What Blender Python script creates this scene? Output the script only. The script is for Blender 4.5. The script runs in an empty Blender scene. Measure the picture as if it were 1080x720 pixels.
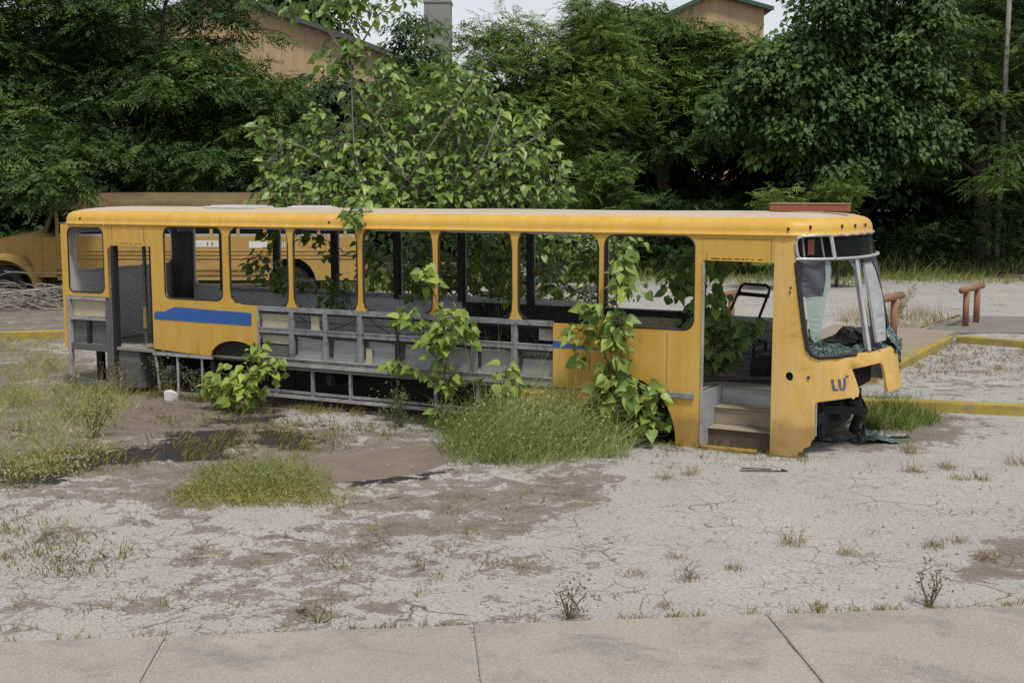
import bpy, math, random
import numpy as np
from mathutils import Vector
from mathutils.geometry import delaunay_2d_cdt
R = math.radians
rng = np.random.default_rng(11)
random.seed(5)
sc = bpy.context.scene
col = sc.collection

# ------------------------------------------------------------------ camera numbers (metres, +Y away)
FPX = 1350.0; CAMH = 2.87
PITCH = math.atan((360 - 200) / FPX)
CP, SP = math.cos(PITCH), math.sin(PITCH)

def ray(x, y):
    a, b = (x - 540) / FPX, (360 - y) / FPX
    return np.array([a, CP + b * SP, -SP + b * CP])
def g(x, y, z=0.0):
    r = ray(x, y); t = (z - CAMH) / r[2]
    return np.array([r[0] * t, r[1] * t, z])
def at(x, y, Y):
    r = ray(x, y); t = Y / r[1]
    return np.array([r[0] * t, Y, CAMH + r[2] * t])

# ------------------------------------------------------------------ object helpers
def tag(o, label=None, cat=None, group=None, kind=None):
    if label: o['label'] = label
    if cat: o['category'] = cat
    if group: o['group'] = group
    if kind: o['kind'] = kind
    return o
def empty(name, loc, label, cat, group=None, rz=0.0):
    o = bpy.data.objects.new(name, None); col.objects.link(o)
    o.empty_display_size = .2
    o.location = loc; o.rotation_euler = (0, 0, rz)
    return tag(o, label, cat, group)
def link(name, me, mats, parent=None, loc=None, smooth=False):
    o = bpy.data.objects.new(name, me); col.objects.link(o)
    if not isinstance(mats, (list, tuple)): mats = [mats]
    for m in mats: me.materials.append(m)
    if parent is not None: o.parent = parent
    if loc is not None: o.location = loc
    if smooth:
        me.polygons.foreach_set('use_smooth', [True] * len(me.polygons))
    return o

class MB:
    """plain mesh collector: boxes, tubes, prisms"""
    def __init__(s): s.v = []; s.f = []; s.mi = []
    def add(s, v, f, mi=0):
        b = len(s.v); s.v += [tuple(p) for p in v]
        s.f += [tuple(i + b for i in q) for q in f]; s.mi += [mi] * len(f); return s
    def box(s, x0, x1, y0, y1, z0, z1, mi=0, bev=0.0):
        if bev <= 0:
            v = [(x, y, z) for x in (x0, x1) for y in (y0, y1) for z in (z0, z1)]
            return s.add(v, [(0, 1, 3, 2), (4, 6, 7, 5), (0, 4, 5, 1), (2, 3, 7, 6), (0, 2, 6, 4), (1, 5, 7, 3)], mi)
        b = bev; loops = []
        for z, i in ((z0, b), (z0 + b, 0), (z1 - b, 0), (z1, b)):
            X0, X1, Y0, Y1 = x0 + i, x1 - i, y0 + i, y1 - i
            loops.append([(X0, Y0, z), (X1, Y0, z), (X1, Y1, z), (X0, Y1, z)])
        v = sum(loops, []); f = [(3, 2, 1, 0), (12, 13, 14, 15)]
        for k in range(3):
            for j in range(4):
                a = k * 4 + j; c = k * 4 + (j + 1) % 4
                f.append((a, c, c + 4, a + 4))
        return s.add(v, f, mi)
    def obox(s, c, ax, ay, az, mi=0):
        c, ax, ay, az = map(np.asarray, (c, ax, ay, az))
        v = [c + sx * ax + sy * ay + sz * az for sx in (-1, 1) for sy in (-1, 1) for sz in (-1, 1)]
        return s.add(v, [(0, 1, 3, 2), (4, 6, 7, 5), (0, 4, 5, 1), (2, 3, 7, 6), (0, 2, 6, 4), (1, 5, 7, 3)], mi)
    def tube(s, pts, rad, n=6, mi=0, cap=True):
        pts = [Vector(p) for p in pts]
        if not isinstance(rad, (list, tuple)): rad = [rad] * len(pts)
        v = []; up = Vector((.13, .21, .97))
        for i, p in enumerate(pts):
            d = (pts[min(i + 1, len(pts) - 1)] - pts[max(i - 1, 0)])
            if d.length < 1e-9: d = Vector((0, 0, 1))
            d.normalize()
            a = d.cross(up)
            if a.length < .05: a = d.cross(Vector((1, 0, 0)))
            a.normalize(); b = d.cross(a)
            for k in range(n):
                t = 2 * math.pi * k / n
                v.append(p + (a * math.cos(t) + b * math.sin(t)) * rad[i])
        f = []
        for i in range(len(pts) - 1):
            for k in range(n):
                f.append((i * n + k, (i + 1) * n + k, (i + 1) * n + (k + 1) % n, i * n + (k + 1) % n))
        if cap:
            f.append(tuple(range(n))); f.append(tuple((len(pts) - 1) * n + k for k in reversed(range(n))))
        return s.add(v, f, mi)
    def build(s, name, mats, parent=None, smooth=False, loc=None):
        me = bpy.data.meshes.new(name)
        me.from_pydata([tuple(map(float, p)) for p in s.v], [], s.f); me.update()
        o = link(name, me, mats, parent, loc, smooth)
        if any(s.mi): me.polygons.foreach_set('material_index', s.mi)
        return o

def inside(p, poly):
    x, y = p; r = False; n = len(poly); j = n - 1
    for i in range(n):
        xi, yi = poly[i]; xj, yj = poly[j]
        if (yi > y) != (yj > y) and x < (xj - xi) * (y - yi) / (yj - yi) + xi: r = not r
        j = i
    return r
def dens(poly, step):
    out = []
    for i, a in enumerate(poly):
        b = poly[(i + 1) % len(poly)]
        L = math.hypot(b[0] - a[0], b[1] - a[1]); k = max(1, int(L / step))
        for q in range(k): out.append((a[0] + (b[0] - a[0]) * q / k, a[1] + (b[1] - a[1]) * q / k))
    return out
def rrect(x0, x1, z0, z1, r, n=5):
    o = []
    for cx, cz, a0 in ((x1 - r, z0 + r, -90), (x1 - r, z1 - r, 0), (x0 + r, z1 - r, 90), (x0 + r, z0 + r, 180)):
        for k in range(n + 1):
            a = R(a0 + 90 * k / n); o.append((cx + r * math.cos(a), cz + r * math.sin(a)))
    return o
def sheet(name, outer, holes, fn, thick, mats, parent, grid=None, edge=None, smooth=False):
    """a sheet cut to outer minus holes in (u,v), mapped by fn(u,v,depth) and given a thickness; material 0 outside, 1 inside"""
    e = edge or 1e9
    loops = [dens(outer, e)] + [dens(h, e) for h in holes]
    pts = []; edges = []
    for lp in loops:
        b = len(pts); n = len(lp); pts += lp
        edges += [(b + i, b + (i + 1) % n) for i in range(n)]
    if grid:
        us = [p[0] for p in outer]; vs = [p[1] for p in outer]
        nu = int((max(us) - min(us)) / grid[0]); nv = int((max(vs) - min(vs)) / grid[1])
        for i in range(1, nu + 1):
            for j in range(1, nv + 1):
                q = (min(us) + i * grid[0], min(vs) + j * grid[1])
                if inside(q, loops[0]) and not any(inside(q, h) for h in loops[1:]):
                    if min((q[0] - a[0]) ** 2 / grid[0] ** 2 + (q[1] - a[1]) ** 2 / grid[1] ** 2 for lp in loops for a in lp) > .12: pts.append(q)
    r = delaunay_2d_cdt([Vector(p) for p in pts], edges, [], 0, 1e-5)
    vv = [tuple(p) for p in r[0]]; tris = []
    for t in r[2]:
        cx = sum(vv[i][0] for i in t) / 3; cz = sum(vv[i][1] for i in t) / 3
        if inside((cx, cz), loops[0]) and not any(inside((cx, cz), h) for h in loops[1:]): tris.append(tuple(t))
    n = len(vv)
    V = [tuple(map(float, fn(p[0], p[1], 0.0))) for p in vv] + [tuple(map(float, fn(p[0], p[1], thick))) for p in vv]
    F = [t for t in tris] + [tuple(i + n for i in reversed(t)) for t in tris]; mi = [0] * len(tris) + [1] * len(tris)
    cnt = {}
    for t in tris:
        for a, b in ((t[0], t[1]), (t[1], t[2]), (t[2], t[0])): cnt[(a, b)] = 1
    for (a, b) in list(cnt):
        if (b, a) not in cnt:
            k = len(V); V += [V[b], V[a], V[a + n], V[b + n]]; F.append((k, k + 1, k + 2, k + 3)); mi.append(0)
    me = bpy.data.meshes.new(name); me.from_pydata(V, [], F); me.update()
    if not isinstance(mats, (list, tuple)): mats = [mats, mats]
    o = link(name, me, mats, parent)
    me.polygons.foreach_set('material_index', mi)
    if smooth: me.polygons.foreach_set('use_smooth', [m < 2 and k < 2 * len(tris) for k, m in enumerate(mi)])
    return o

# ------------------------------------------------------------------ numpy leaf / blade geometry
class Geo:
    def __init__(s): s.V = []; s.F = []; s.C = []; s.n = 0
    def add(s, V, F, C):
        s.V.append(V); s.F.append(F + s.n); s.C.append(C); s.n += len(V)
    def build(s, name, mat, parent=None, loc=None, smooth=False):
        V = np.concatenate(s.V).astype(np.float32); F = np.concatenate(s.F).astype(np.int32); C = np.concatenate(s.C).astype(np.float32)
        if loc is not None: V = V - np.asarray(loc, np.float32)
        me = bpy.data.meshes.new(name)
        me.vertices.add(len(V)); me.vertices.foreach_set('co', V.ravel())
        me.loops.add(F.size); me.loops.foreach_set('vertex_index', F.ravel())
        me.polygons.add(len(F)); me.polygons.foreach_set('loop_start', np.arange(len(F), dtype=np.int32) * 4)
        a = me.attributes.new('tone', 'FLOAT', 'FACE'); a.data.foreach_set('value', C)
        me.update(calc_edges=True)
        if smooth: me.polygons.foreach_set('use_smooth', np.ones(len(F), bool))
        return link(name, me, mat, parent, loc)
def nrm(a): return a / np.maximum(np.linalg.norm(a, axis=-1, keepdims=True), 1e-9)
def vz(x): return x * abs(x)
HEART_V = np.array([(0, 0, 0), (0, .3, 0), (0, .66, -.04), (0, 1.08, -.16)] +
                   [(sx * x, y, z) for sx in (1, -1) for x, y, z in ((.2, -.11, .03), (.44, .1, .09), (.43, .38, .09), (.22, .74, .0))])
HEART_F = np.array([(0, 4, 5, 1), (1, 5, 6, 2), (2, 6, 7, 3), (0, 1, 9, 8), (1, 2, 10, 9), (2, 3, 11, 10)])
OVAL_V = np.array([(0, 0, 0), (.26, .42, .05), (0, 1, -.06), (-.26, .42, .05)])
OVAL_F = np.array([(0, 1, 2, 3)])
SLIM_V = np.array([(0, 0, 0), (.17, .45, .02), (0, 1, -.05), (-.17, .45, .02)])
def place(geo, TV, TF, P, D, N, S, C):
    D = nrm(D); X = nrm(np.cross(D, N)); Z = np.cross(X, D)
    X = X * rng.uniform(.68, 1.12, (len(P), 1)); Z = Z * rng.uniform(.2, 2.2, (len(P), 1))
    V = P[:, None, :] + S[:, None, None] * (TV[None, :, 0:1] * X[:, None, :] + TV[None, :, 1:2] * D[:, None, :] + TV[None, :, 2:3] * Z[:, None, :])
    n = len(P); F = (TF[None] + (np.arange(n) * len(TV))[:, None, None]).reshape(-1, 4)
    geo.add(V.reshape(-1, 3), F, np.repeat(C, len(TF)))
def blades(geo, P, H, lean, W, C, curl=.5):
    """grass blades: tapered curved strips"""
    n = len(P); a = rng.uniform(0, 2 * np.pi, n)
    d = np.stack([np.cos(a), np.sin(a), np.zeros(n)], 1); side = np.stack([-np.sin(a + 1.1), np.cos(a + 1.1), np.zeros(n)], 1)
    rows = []
    for t, w in ((0, 1), (.4, .85), (.75, .5), (1, .08)):
        off = d * (lean * H * (t * (1 - curl) + curl * t * t))[:, None]
        z = H * (t - .28 * lean * t * t)
        c = P + off + np.stack([0 * z, 0 * z, z], 1)
        rows += [c - side * (W * w / 2)[:, None], c + side * (W * w / 2)[:, None]]
    V = np.stack(rows, 1).reshape(-1, 3)
    T = np.array([(0, 1, 3, 2), (2, 3, 5, 4), (4, 5, 7, 6)])
    geo.add(V, (T[None] + (np.arange(n) * 8)[:, None, None]).reshape(-1, 4), np.repeat(C, 3))

# ------------------------------------------------------------------ materials
def nt(name):
    m = bpy.data.materials.new(name); m.use_nodes = True
    t = m.node_tree; b = t.nodes['Principled BSDF']
    return m, t, b, t.nodes, t.links
def noise(n, l, src, scale, detail=4, rough=.55, dist=0.0):
    x = n.new('ShaderNodeTexNoise'); x.inputs['Scale'].default_value = scale; x.inputs['Detail'].default_value = detail
    x.inputs['Roughness'].default_value = rough; x.inputs['Distortion'].default_value = dist
    if src is not None: l.new(src, x.inputs['Vector'])
    return x.outputs['Fac']
def ramp(n, l, fac, stops, interp='LINEAR'):
    r = n.new('ShaderNodeValToRGB'); r.color_ramp.interpolation = interp
    e = r.color_ramp.elements
    while len(e) < len(stops): e.new(.5)
    for k, (p, c) in enumerate(stops):
        e[k].position = p; e[k].color = (c, c, c, 1) if isinstance(c, (int, float)) else (*c, 1)
    l.new(fac, r.inputs['Fac']); return r.outputs['Color']
def mix(n, l, fac, a, b, mode='MIX'):
    x = n.new('ShaderNodeMix'); x.data_type = 'RGBA'; x.blend_type = mode
    for s, v in ((0, fac), (6, a), (7, b)):
        if isinstance(v, (int, float)): x.inputs[s].default_value = v
        elif isinstance(v, tuple): x.inputs[s].default_value = (*v, 1)
        else: l.new(v, x.inputs[s])
    return x.outputs[2]
def math_(n, l, op, a, b=0.0, clamp=False):
    x = n.new('ShaderNodeMath'); x.operation = op; x.use_clamp = clamp
    for s, v in ((0, a), (1, b)):
        if isinstance(v, (int, float)): x.inputs[s].default_value = v
        else: l.new(v, x.inputs[s])
    return x.outputs[0]
def bump(n, l, b, h, strength, dist=.02):
    x = n.new('ShaderNodeBump'); x.inputs['Strength'].default_value = strength; x.inputs['Distance'].default_value = dist
    l.new(h, x.inputs['Height']); l.new(x.outputs['Normal'], b.inputs['Normal'])
def coord(n, kind='Object'): return n.new('ShaderNodeTexCoord').outputs[kind]
def scaled(n, l, src, s):
    x = n.new('ShaderNodeMapping'); x.inputs['Scale'].default_value = s; l.new(src, x.inputs['Vector']); return x.outputs[0]

def worn(name, c1, c2, dirt, rough=.55, scale=1.2, dirt_amt=.5, stretch=(1, 1, 1), bmp=.08, spec=.4, metallic=0.0, fine=14):
    """two-tone weathered surface with irregular stains"""
    m, t, b, n, l = nt(name)
    v = scaled(n, l, coord(n), stretch)
    a = noise(n, l, v, scale, 6, .6); f = noise(n, l, v, scale * fine, 5, .65)
    base = mix(n, l, ramp(n, l, a, [(.3, 0), (.7, 1)]), c1, c2)
    k = ramp(n, l, noise(n, l, v, scale * 2.7, 9, .72, .4), [(.72 - .3 * dirt_amt, 0), (.80 - .1 * dirt_amt, 1)])
    base = mix(n, l, math_(n, l, 'MULTIPLY', k, min(1, dirt_amt * 1.2)), base, dirt)
    base = mix(n, l, ramp(n, l, f, [(.35, .0), (.75, .22)]), base, dirt)
    l.new(base, b.inputs['Base Color'])
    l.new(ramp(n, l, f, [(.3, rough - .1), (.7, min(1, rough + .15))]), b.inputs['Roughness'])
    b.inputs['Specular IOR Level'].default_value = spec; b.inputs['Metallic'].default_value = metallic
    bump(n, l, b, f, bmp, .01)
    return m

def paint(name, c1, c2, fade):
    m, t, b, n, l = nt(name)
    v = coord(n)
    a = noise(n, l, v, .9, 5, .6); s = noise(n, l, scaled(n, l, v, (2.2, 2.2, .35)), 2.6, 6, .65)
    f = noise(n, l, v, 40, 4, .6)
    base = mix(n, l, ramp(n, l, a, [(.3, 0), (.7, 1)]), c1, c2)
    base = mix(n, l, ramp(n, l, s, [(.40, 0), (.72, .7)]), base, fade)
    run = noise(n, l, scaled(n, l, v, (9, 9, .5)), 1.0, 5, .6)
    rgate = ramp(n, l, noise(n, l, v, 1.2, 3, .5), [(.45, 0), (.62, 1)])
    base = mix(n, l, math_(n, l, 'MULTIPLY', ramp(n, l, run, [(.55, 0), (.72, .5)]), rgate), base, (.30, .155, .03))
    # chips and rust specks
    vo = n.new('ShaderNodeTexVoronoi'); vo.inputs['Scale'].default_value = 9; vo.inputs['Randomness'].default_value = 1
    l.new(mix(n, l, .06, v, n.new('ShaderNodeTexNoise').outputs['Color']), vo.inputs['Vector'])
    sp = ramp(n, l, vo.outputs['Distance'], [(.035, 1), (.06, 0)])
    gate = ramp(n, l, noise(n, l, v, 1.7, 3, .5), [(.52, 0), (.6, 1)])
    base = mix(n, l, math_(n, l, 'MULTIPLY', sp, gate), base, (.09, .045, .02))
    sc_ = ramp(n, l, noise(n, l, scaled(n, l, v, (1, 1, 6)), 5, 9, .75, .6), [(.66, 0), (.70, 1)])
    base = mix(n, l, math_(n, l, 'MULTIPLY', sc_, .55), base, (.16, .09, .035))
    # darker brown towards the ground line, with a ragged edge
    sep = n.new('ShaderNodeSeparateXYZ'); l.new(v, sep.inputs[0])
    hgt = math_(n, l, 'ADD', sep.outputs['Z'], math_(n, l, 'MULTIPLY', noise(n, l, v, 3.2, 7, .7), -.55))
    base = mix(n, l, math_(n, l, 'MULTIPLY', ramp(n, l, hgt, [(.0, 1), (.18, 0)]), .5), base, (.16, .10, .05))
    l.new(base, b.inputs['Base Color'])
    l.new(ramp(n, l, s, [(.3, .38), (.75, .62)]), b.inputs['Roughness'])
    b.inputs['Specular IOR Level'].default_value = .35
    w = noise(n, l, v, 3.5, 3, .5)
    bump(n, l, b, math_(n, l, 'ADD', math_(n, l, 'MULTIPLY', w, .5), math_(n, l, 'MULTIPLY', f, .08)), .10, .02)
    return m

def leafmat(name, dark, mid, light, trans=.25, rough=.45, spec=.35):
    m, t, b, n, l = nt(name)
    a = n.new('ShaderNodeAttribute'); a.attribute_name = 'tone'
    c = ramp(n, l, a.outputs['Fac'], [(0.0, dark), (.5, mid), (1.0, light)])
    l.new(c, b.inputs['Base Color']); b.inputs['Roughness'].default_value = rough; b.inputs['Specular IOR Level'].default_value = spec
    tr = n.new('ShaderNodeBsdfTranslucent')
    l.new(mix(n, l, .5, c, mix(n, l, 1.0, c, (.9, 1.0, .25), 'MULTIPLY')), tr.inputs['Color'])
    ms = n.new('ShaderNodeMixShader'); ms.inputs[0].default_value = trans
    l.new(b.outputs[0], ms.inputs[1]); l.new(tr.outputs[0], ms.inputs[2])
    l.new(ms.outputs[0], n['Material Output'].inputs['Surface'])
    return m

M = {}
M['yellow'] = paint('bus_yellow_paint', (.585, .34, .05), (.53, .30, .045), (.60, .41, .13))
M['yellow_front'] = paint('bus_front_yellow_paint', (.60, .36, .075), (.55, .325, .065), (.62, .46, .22))
M['roof_pale'] = worn('faded_roof_paint', (.52, .43, .31), (.44, .37, .28), (.22, .18, .13), .8, .7, .5)
M['inner'] = worn('grey_inner_lining', (.56, .57, .58), (.46, .47, .475), (.20, .185, .17), .6, 1.4, .45)
M['innerdark'] = worn('black_inner_lining', (.035, .035, .036), (.02, .02, .02), (.05, .04, .03), .75, 1.6, .5)  # near-black tone for interior parts
M['frame'] = worn('bare_grey_frame_metal', (.36, .375, .39), (.17, .18, .195), (.05, .033, .024), .45, 3.4, .75, (1, 1, 1), .2, .5, .15)
M['framepale'] = worn('weathered_pale_frame', (.44, .43, .41), (.26, .255, .245), (.075, .05, .035), .7, 2.6, .7, (1, 1, 1), .25)
M['wood'] = worn('weathered_grey_board', (.15, .15, .145), (.09, .09, .092), (.04, .036, .03), .85, 2.2, .5, (.6, .6, 7), .3)
M['cream'] = worn('old_cream_insulation_board', (.50, .46, .33), (.42, .38, .27), (.17, .12, .07), .85, 3.0, .5)
M['lining'] = worn('grey_inner_side_panel', (.40, .41, .415), (.27, .28, .285), (.10, .09, .08), .5, 2.2, .5, (.5, 1, 4))
M['black'] = worn('black_metal_and_shade', (.012, .012, .012), (.022, .021, .02), (.03, .024, .018), .7, 2.5, .4)  # black metal, also the painted dark of arches, bays and holes
M['rubber'] = worn('perished_black_rubber', (.014, .014, .014), (.03, .03, .03), (.05, .045, .04), .65, 8, .4)
M['blue'] = worn('blue_stripe_paint', (.014, .085, .33), (.022, .105, .37), (.16, .17, .17), .55, 4.5, .35)
M['ink'] = worn('blue_marker_paint', (.045, .07, .155), (.06, .085, .18), (.3, .2, .06), .6, 12, .45)
M['step'] = worn('worn_step_tread', (.34, .29, .19), (.26, .22, .15), (.08, .065, .05), .75, 2.6, .55, (.5, 1, 3))
M['stepdark'] = worn('dirty_step_riser', (.12, .09, .06), (.08, .06, .04), (.03, .025, .02), .8, 3, .5)
M['floor'] = worn('dirty_bus_floor', (.30, .275, .24), (.22, .20, .175), (.05, .043, .037), .9, 1.4, .6)
M['rustred'] = worn('red_oxide_beam', (.29, .10, .055), (.24, .085, .05), (.13, .08, .05), .8, 2.0, .4, (.4, 1, 1))
M['rustpale'] = worn('pale_red_oxide', (.36, .22, .15), (.31, .16, .10), (.16, .12, .09), .85, 3.0, .5)
M['pipe'] = worn('rust_orange_pipe', (.28, .13, .06), (.25, .14, .08), (.11, .07, .045), .7, 2.5, .5)
M['kerb'] = worn('worn_yellow_kerb_paint', (.38, .28, .035), (.31, .225, .04), (.17, .15, .11), .8, 2.2, .9, (1, 1, 1), .35)
M['sideconc'] = None
M['busold'] = worn('dusty_school_bus_yellow', (.43, .265, .075), (.35, .215, .062), (.10, .07, .038), .75, .9, .55, (.6, 1, 1.6))
M['busoldroof'] = worn('mouldy_school_bus_roof', (.20, .14, .055), (.09, .07, .035), (.055, .045, .03), .85, .8, .7)
M['white'] = worn('chalky_white_paint', (.62, .62, .60), (.52, .52, .51), (.30, .25, .18), .7, 4, .35)
M['alu'] = worn('dull_aluminium_trim', (.50, .50, .50), (.36, .36, .37), (.12, .11, .10), .5, 5, .4, (1, 1, 1), .1, .5, .3)
M['siding'] = None
M['concrete'] = worn('old_tower_concrete', (.27, .27, .255), (.22, .22, .21), (.12, .12, .115), .9, .35, .5, (1, 1, .35))
M['roofdark'] = worn('dark_metal_roofing', (.10, .10, .10), (.07, .07, .075), (.14, .12, .10), .7, .4, .4)
M['roofgreen'] = worn('green_painted_eave', (.02, .085, .05), (.03, .10, .06), (.06, .06, .05), .6, .7, .3)
M['bark'] = worn('grey_brown_bark', (.15, .125, .10), (.09, .075, .06), (.04, .035, .03), .95, 4, .5, (1, 1, .3), .5)
M['barkpale'] = worn('pale_grey_bark', (.28, .26, .235), (.20, .18, .16), (.10, .09, .08), .9, 6, .4, (1, 1, .3), .3)
M['deadwood'] = worn('bleached_dead_branches', (.34, .31, .27), (.22, .20, .17), (.10, .09, .075), .95, 4, .4)
M['twig'] = worn('brown_twig', (.17, .155, .075), (.13, .11, .06), (.05, .04, .03), .9, 8, .4)
M['pole'] = worn('grey_wooden_pole', (.25, .235, .21), (.19, .175, .155), (.10, .09, .08), .95, 2, .5, (3, 3, .3), .3)
M['signgrey'] = worn('pale_grey_board', (.42, .44, .46), (.36, .38, .40), (.2, .19, .17), .7, 3, .4)
M['plastic'] = worn('dirty_white_plastic', (.66, .66, .64), (.58, .58, .56), (.34, .30, .24), .5, 6, .3)
M['cloth'] = worn('dark_grey_tint_film', (.055, .06, .075), (.075, .08, .10), (.03, .03, .035), .55, 4, .4)
M['teal'] = worn('crushed_glass_teal', (.07, .115, .11), (.03, .055, .055), (.24, .32, .30), .25, 11, .7, (1, 1, 1), .9, .6, 0, 6)
M['tealpale'] = worn('cracked_glass_pale', (.30, .38, .34), (.22, .29, .26), (.13, .17, .16), .25, 9, .5, (1, 1, 1), .5, .6)
def glassmat(name, tint, alpha):
    m, t, b, n, l = nt(name)
    b.inputs['Base Color'].default_value = (*tint, 1); b.inputs['Roughness'].default_value = .12
    b.inputs['Specular IOR Level'].default_value = .5
    tr = n.new('ShaderNodeBsdfTransparent'); tr.inputs[0].default_value = (.8, .86, .84, 1)
    ms = n.new('ShaderNodeMixShader'); l.new(tr.outputs[0], ms.inputs[1]); l.new(b.outputs[0], ms.inputs[2])
    k = noise(n, l, coord(n), 9, 6, .7)
    l.new(ramp(n, l, k, [(.3, alpha * .7), (.7, min(1, alpha * 1.3))]), ms.inputs[0])
    l.new(ms.outputs[0], n['Material Output'].inputs['Surface']); return m
M['glass'] = glassmat('dirty_broken_glass', (.16, .21, .20), .55)
M['shard'] = glassmat('cracked_pale_glass', (.34, .42, .38), .6)
M['darkglass'] = glassmat('dark_dusty_window_glass', (.010, .012, .012), .95)
M['darkglass'].node_tree.nodes['Principled BSDF'].inputs['Specular IOR Level'].default_value = .03
M['darkglass'].node_tree.nodes['Principled BSDF'].inputs['Roughness'].default_value = .6

M['leaf_fig'] = leafmat('broad_tree_leaves', (.055, .115, .024), (.145, .240, .048), (.26, .345, .07), .26, .42, .5)
M['leaf_vine'] = leafmat('young_vine_leaves', (.075, .145, .030), (.20, .29, .055), (.38, .43, .09), .28, .45, .4)
M['leaf_lime'] = leafmat('lime_bush_leaves', (.10, .175, .030), (.22, .31, .05), (.38, .43, .08), .3, .5, .35)
M['leaf_fine'] = leafmat('dark_compound_leaves', (.022, .048, .013), (.056, .106, .024), (.120, .178, .036), .2, .55, .25)
M['leaf_mid'] = leafmat('green_compound_leaves', (.030, .064, .015), (.076, .136, .027), (.155, .215, .042), .22, .55, .25)
M['leaf_olive'] = leafmat('feathery_olive_leaves', (.060, .112, .024), (.122, .195, .040), (.22, .28, .06), .25, .55, .3)
M['leaf_broad'] = leafmat('glossy_broad_leaves', (.020, .048, .012), (.048, .100, .022), (.105, .170, .038), .2, .55, .25)
M['leaf_back'] = leafmat('shaded_wood_leaves', (.012, .026, .009), (.026, .050, .016), (.046, .075, .024), .08, .6, .25)  # leaf colours darkened to put the wood's shade into them
M['grass'] = leafmat('long_wild_grass', (.12, .18, .045), (.28, .335, .095), (.48, .45, .22), .3, .6, .2)
M['grassgreen'] = leafmat('fresh_green_grass', (.09, .145, .035), (.19, .25, .06), (.36, .34, .11), .3, .6, .2)
M['dry'] = leafmat('dry_weed_blades', (.14, .115, .055), (.26, .20, .10), (.38, .32, .18), .2, .8, .15)
M['weedlow'] = leafmat('yellowish_ground_weeds', (.10, .12, .028), (.21, .20, .045), (.31, .26, .07), .25, .6, .2)
M['scrub'] = leafmat('small_scrub_leaves', (.05, .085, .03), (.11, .15, .055), (.21, .24, .11), .25, .6, .25)

# siding: corrugated tan sheets
def siding():
    m, t, b, n, l = nt('tan_corrugated_siding'); v = coord(n)
    w = n.new('ShaderNodeTexWave'); w.wave_type = 'BANDS'; w.bands_direction = 'X'; w.inputs['Scale'].default_value = .55
    w.inputs['Distortion'].default_value = 0; l.new(v, w.inputs['Vector'])
    a = noise(n, l, scaled(n, l, v, (1, 1, .2)), 1.1, 5, .6)
    c = mix(n, l, ramp(n, l, a, [(.3, 0), (.75, 1)]), (.46, .33, .18), (.38, .265, .14))
    seam = ramp(n, l, w.outputs['Fac'], [(.0, 1), (.05, 0)])
    c = mix(n, l, math_(n, l, 'MULTIPLY', seam, .4), c, (.22, .16, .09))
    l.new(c, b.inputs['Base Color']); b.inputs['Roughness'].default_value = .7
    bump(n, l, b, w.outputs['Fac'], .35, .1); return m
M['siding'] = siding()

def sidewalk_mat():
    m, t, b, n, l = nt('aggregate_sidewalk_concrete'); v = coord(n)
    a = noise(n, l, v, .9, 6, .6); f = noise(n, l, v, 55, 4, .75); h = noise(n, l, v, 95, 2, .6)
    c = mix(n, l, ramp(n, l, a, [(.3, 0), (.72, 1)]), (.345, .31, .255), (.285, .262, .222))
    st = ramp(n, l, noise(n, l, v, 1.5, 8, .68, .5), [(.50, 0), (.66, 1)])
    c = mix(n, l, math_(n, l, 'MULTIPLY', st, .7), c, (.165, .16, .15))
    c = mix(n, l, ramp(n, l, f, [(.50, 0), (.70, .75)]), c, (.15, .135, .115))
    c = mix(n, l, ramp(n, l, h, [(.60, 0), (.68, .7)]), c, (.56, .53, .46))
    dk = ramp(n, l, noise(n, l, v, 14, 4, .6), [(.68, 0), (.74, .6)])
    c = mix(n, l, dk, c, (.13, .12, .105))
    l.new(c, b.inputs['Base Color']); b.inputs['Roughness'].default_value = .9; b.inputs['Specular IOR Level'].default_value = .2
    bump(n, l, b, math_(n, l, 'ADD', f, h), .3, .006); return m
M['sideconc'] = sidewalk_mat()

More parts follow.
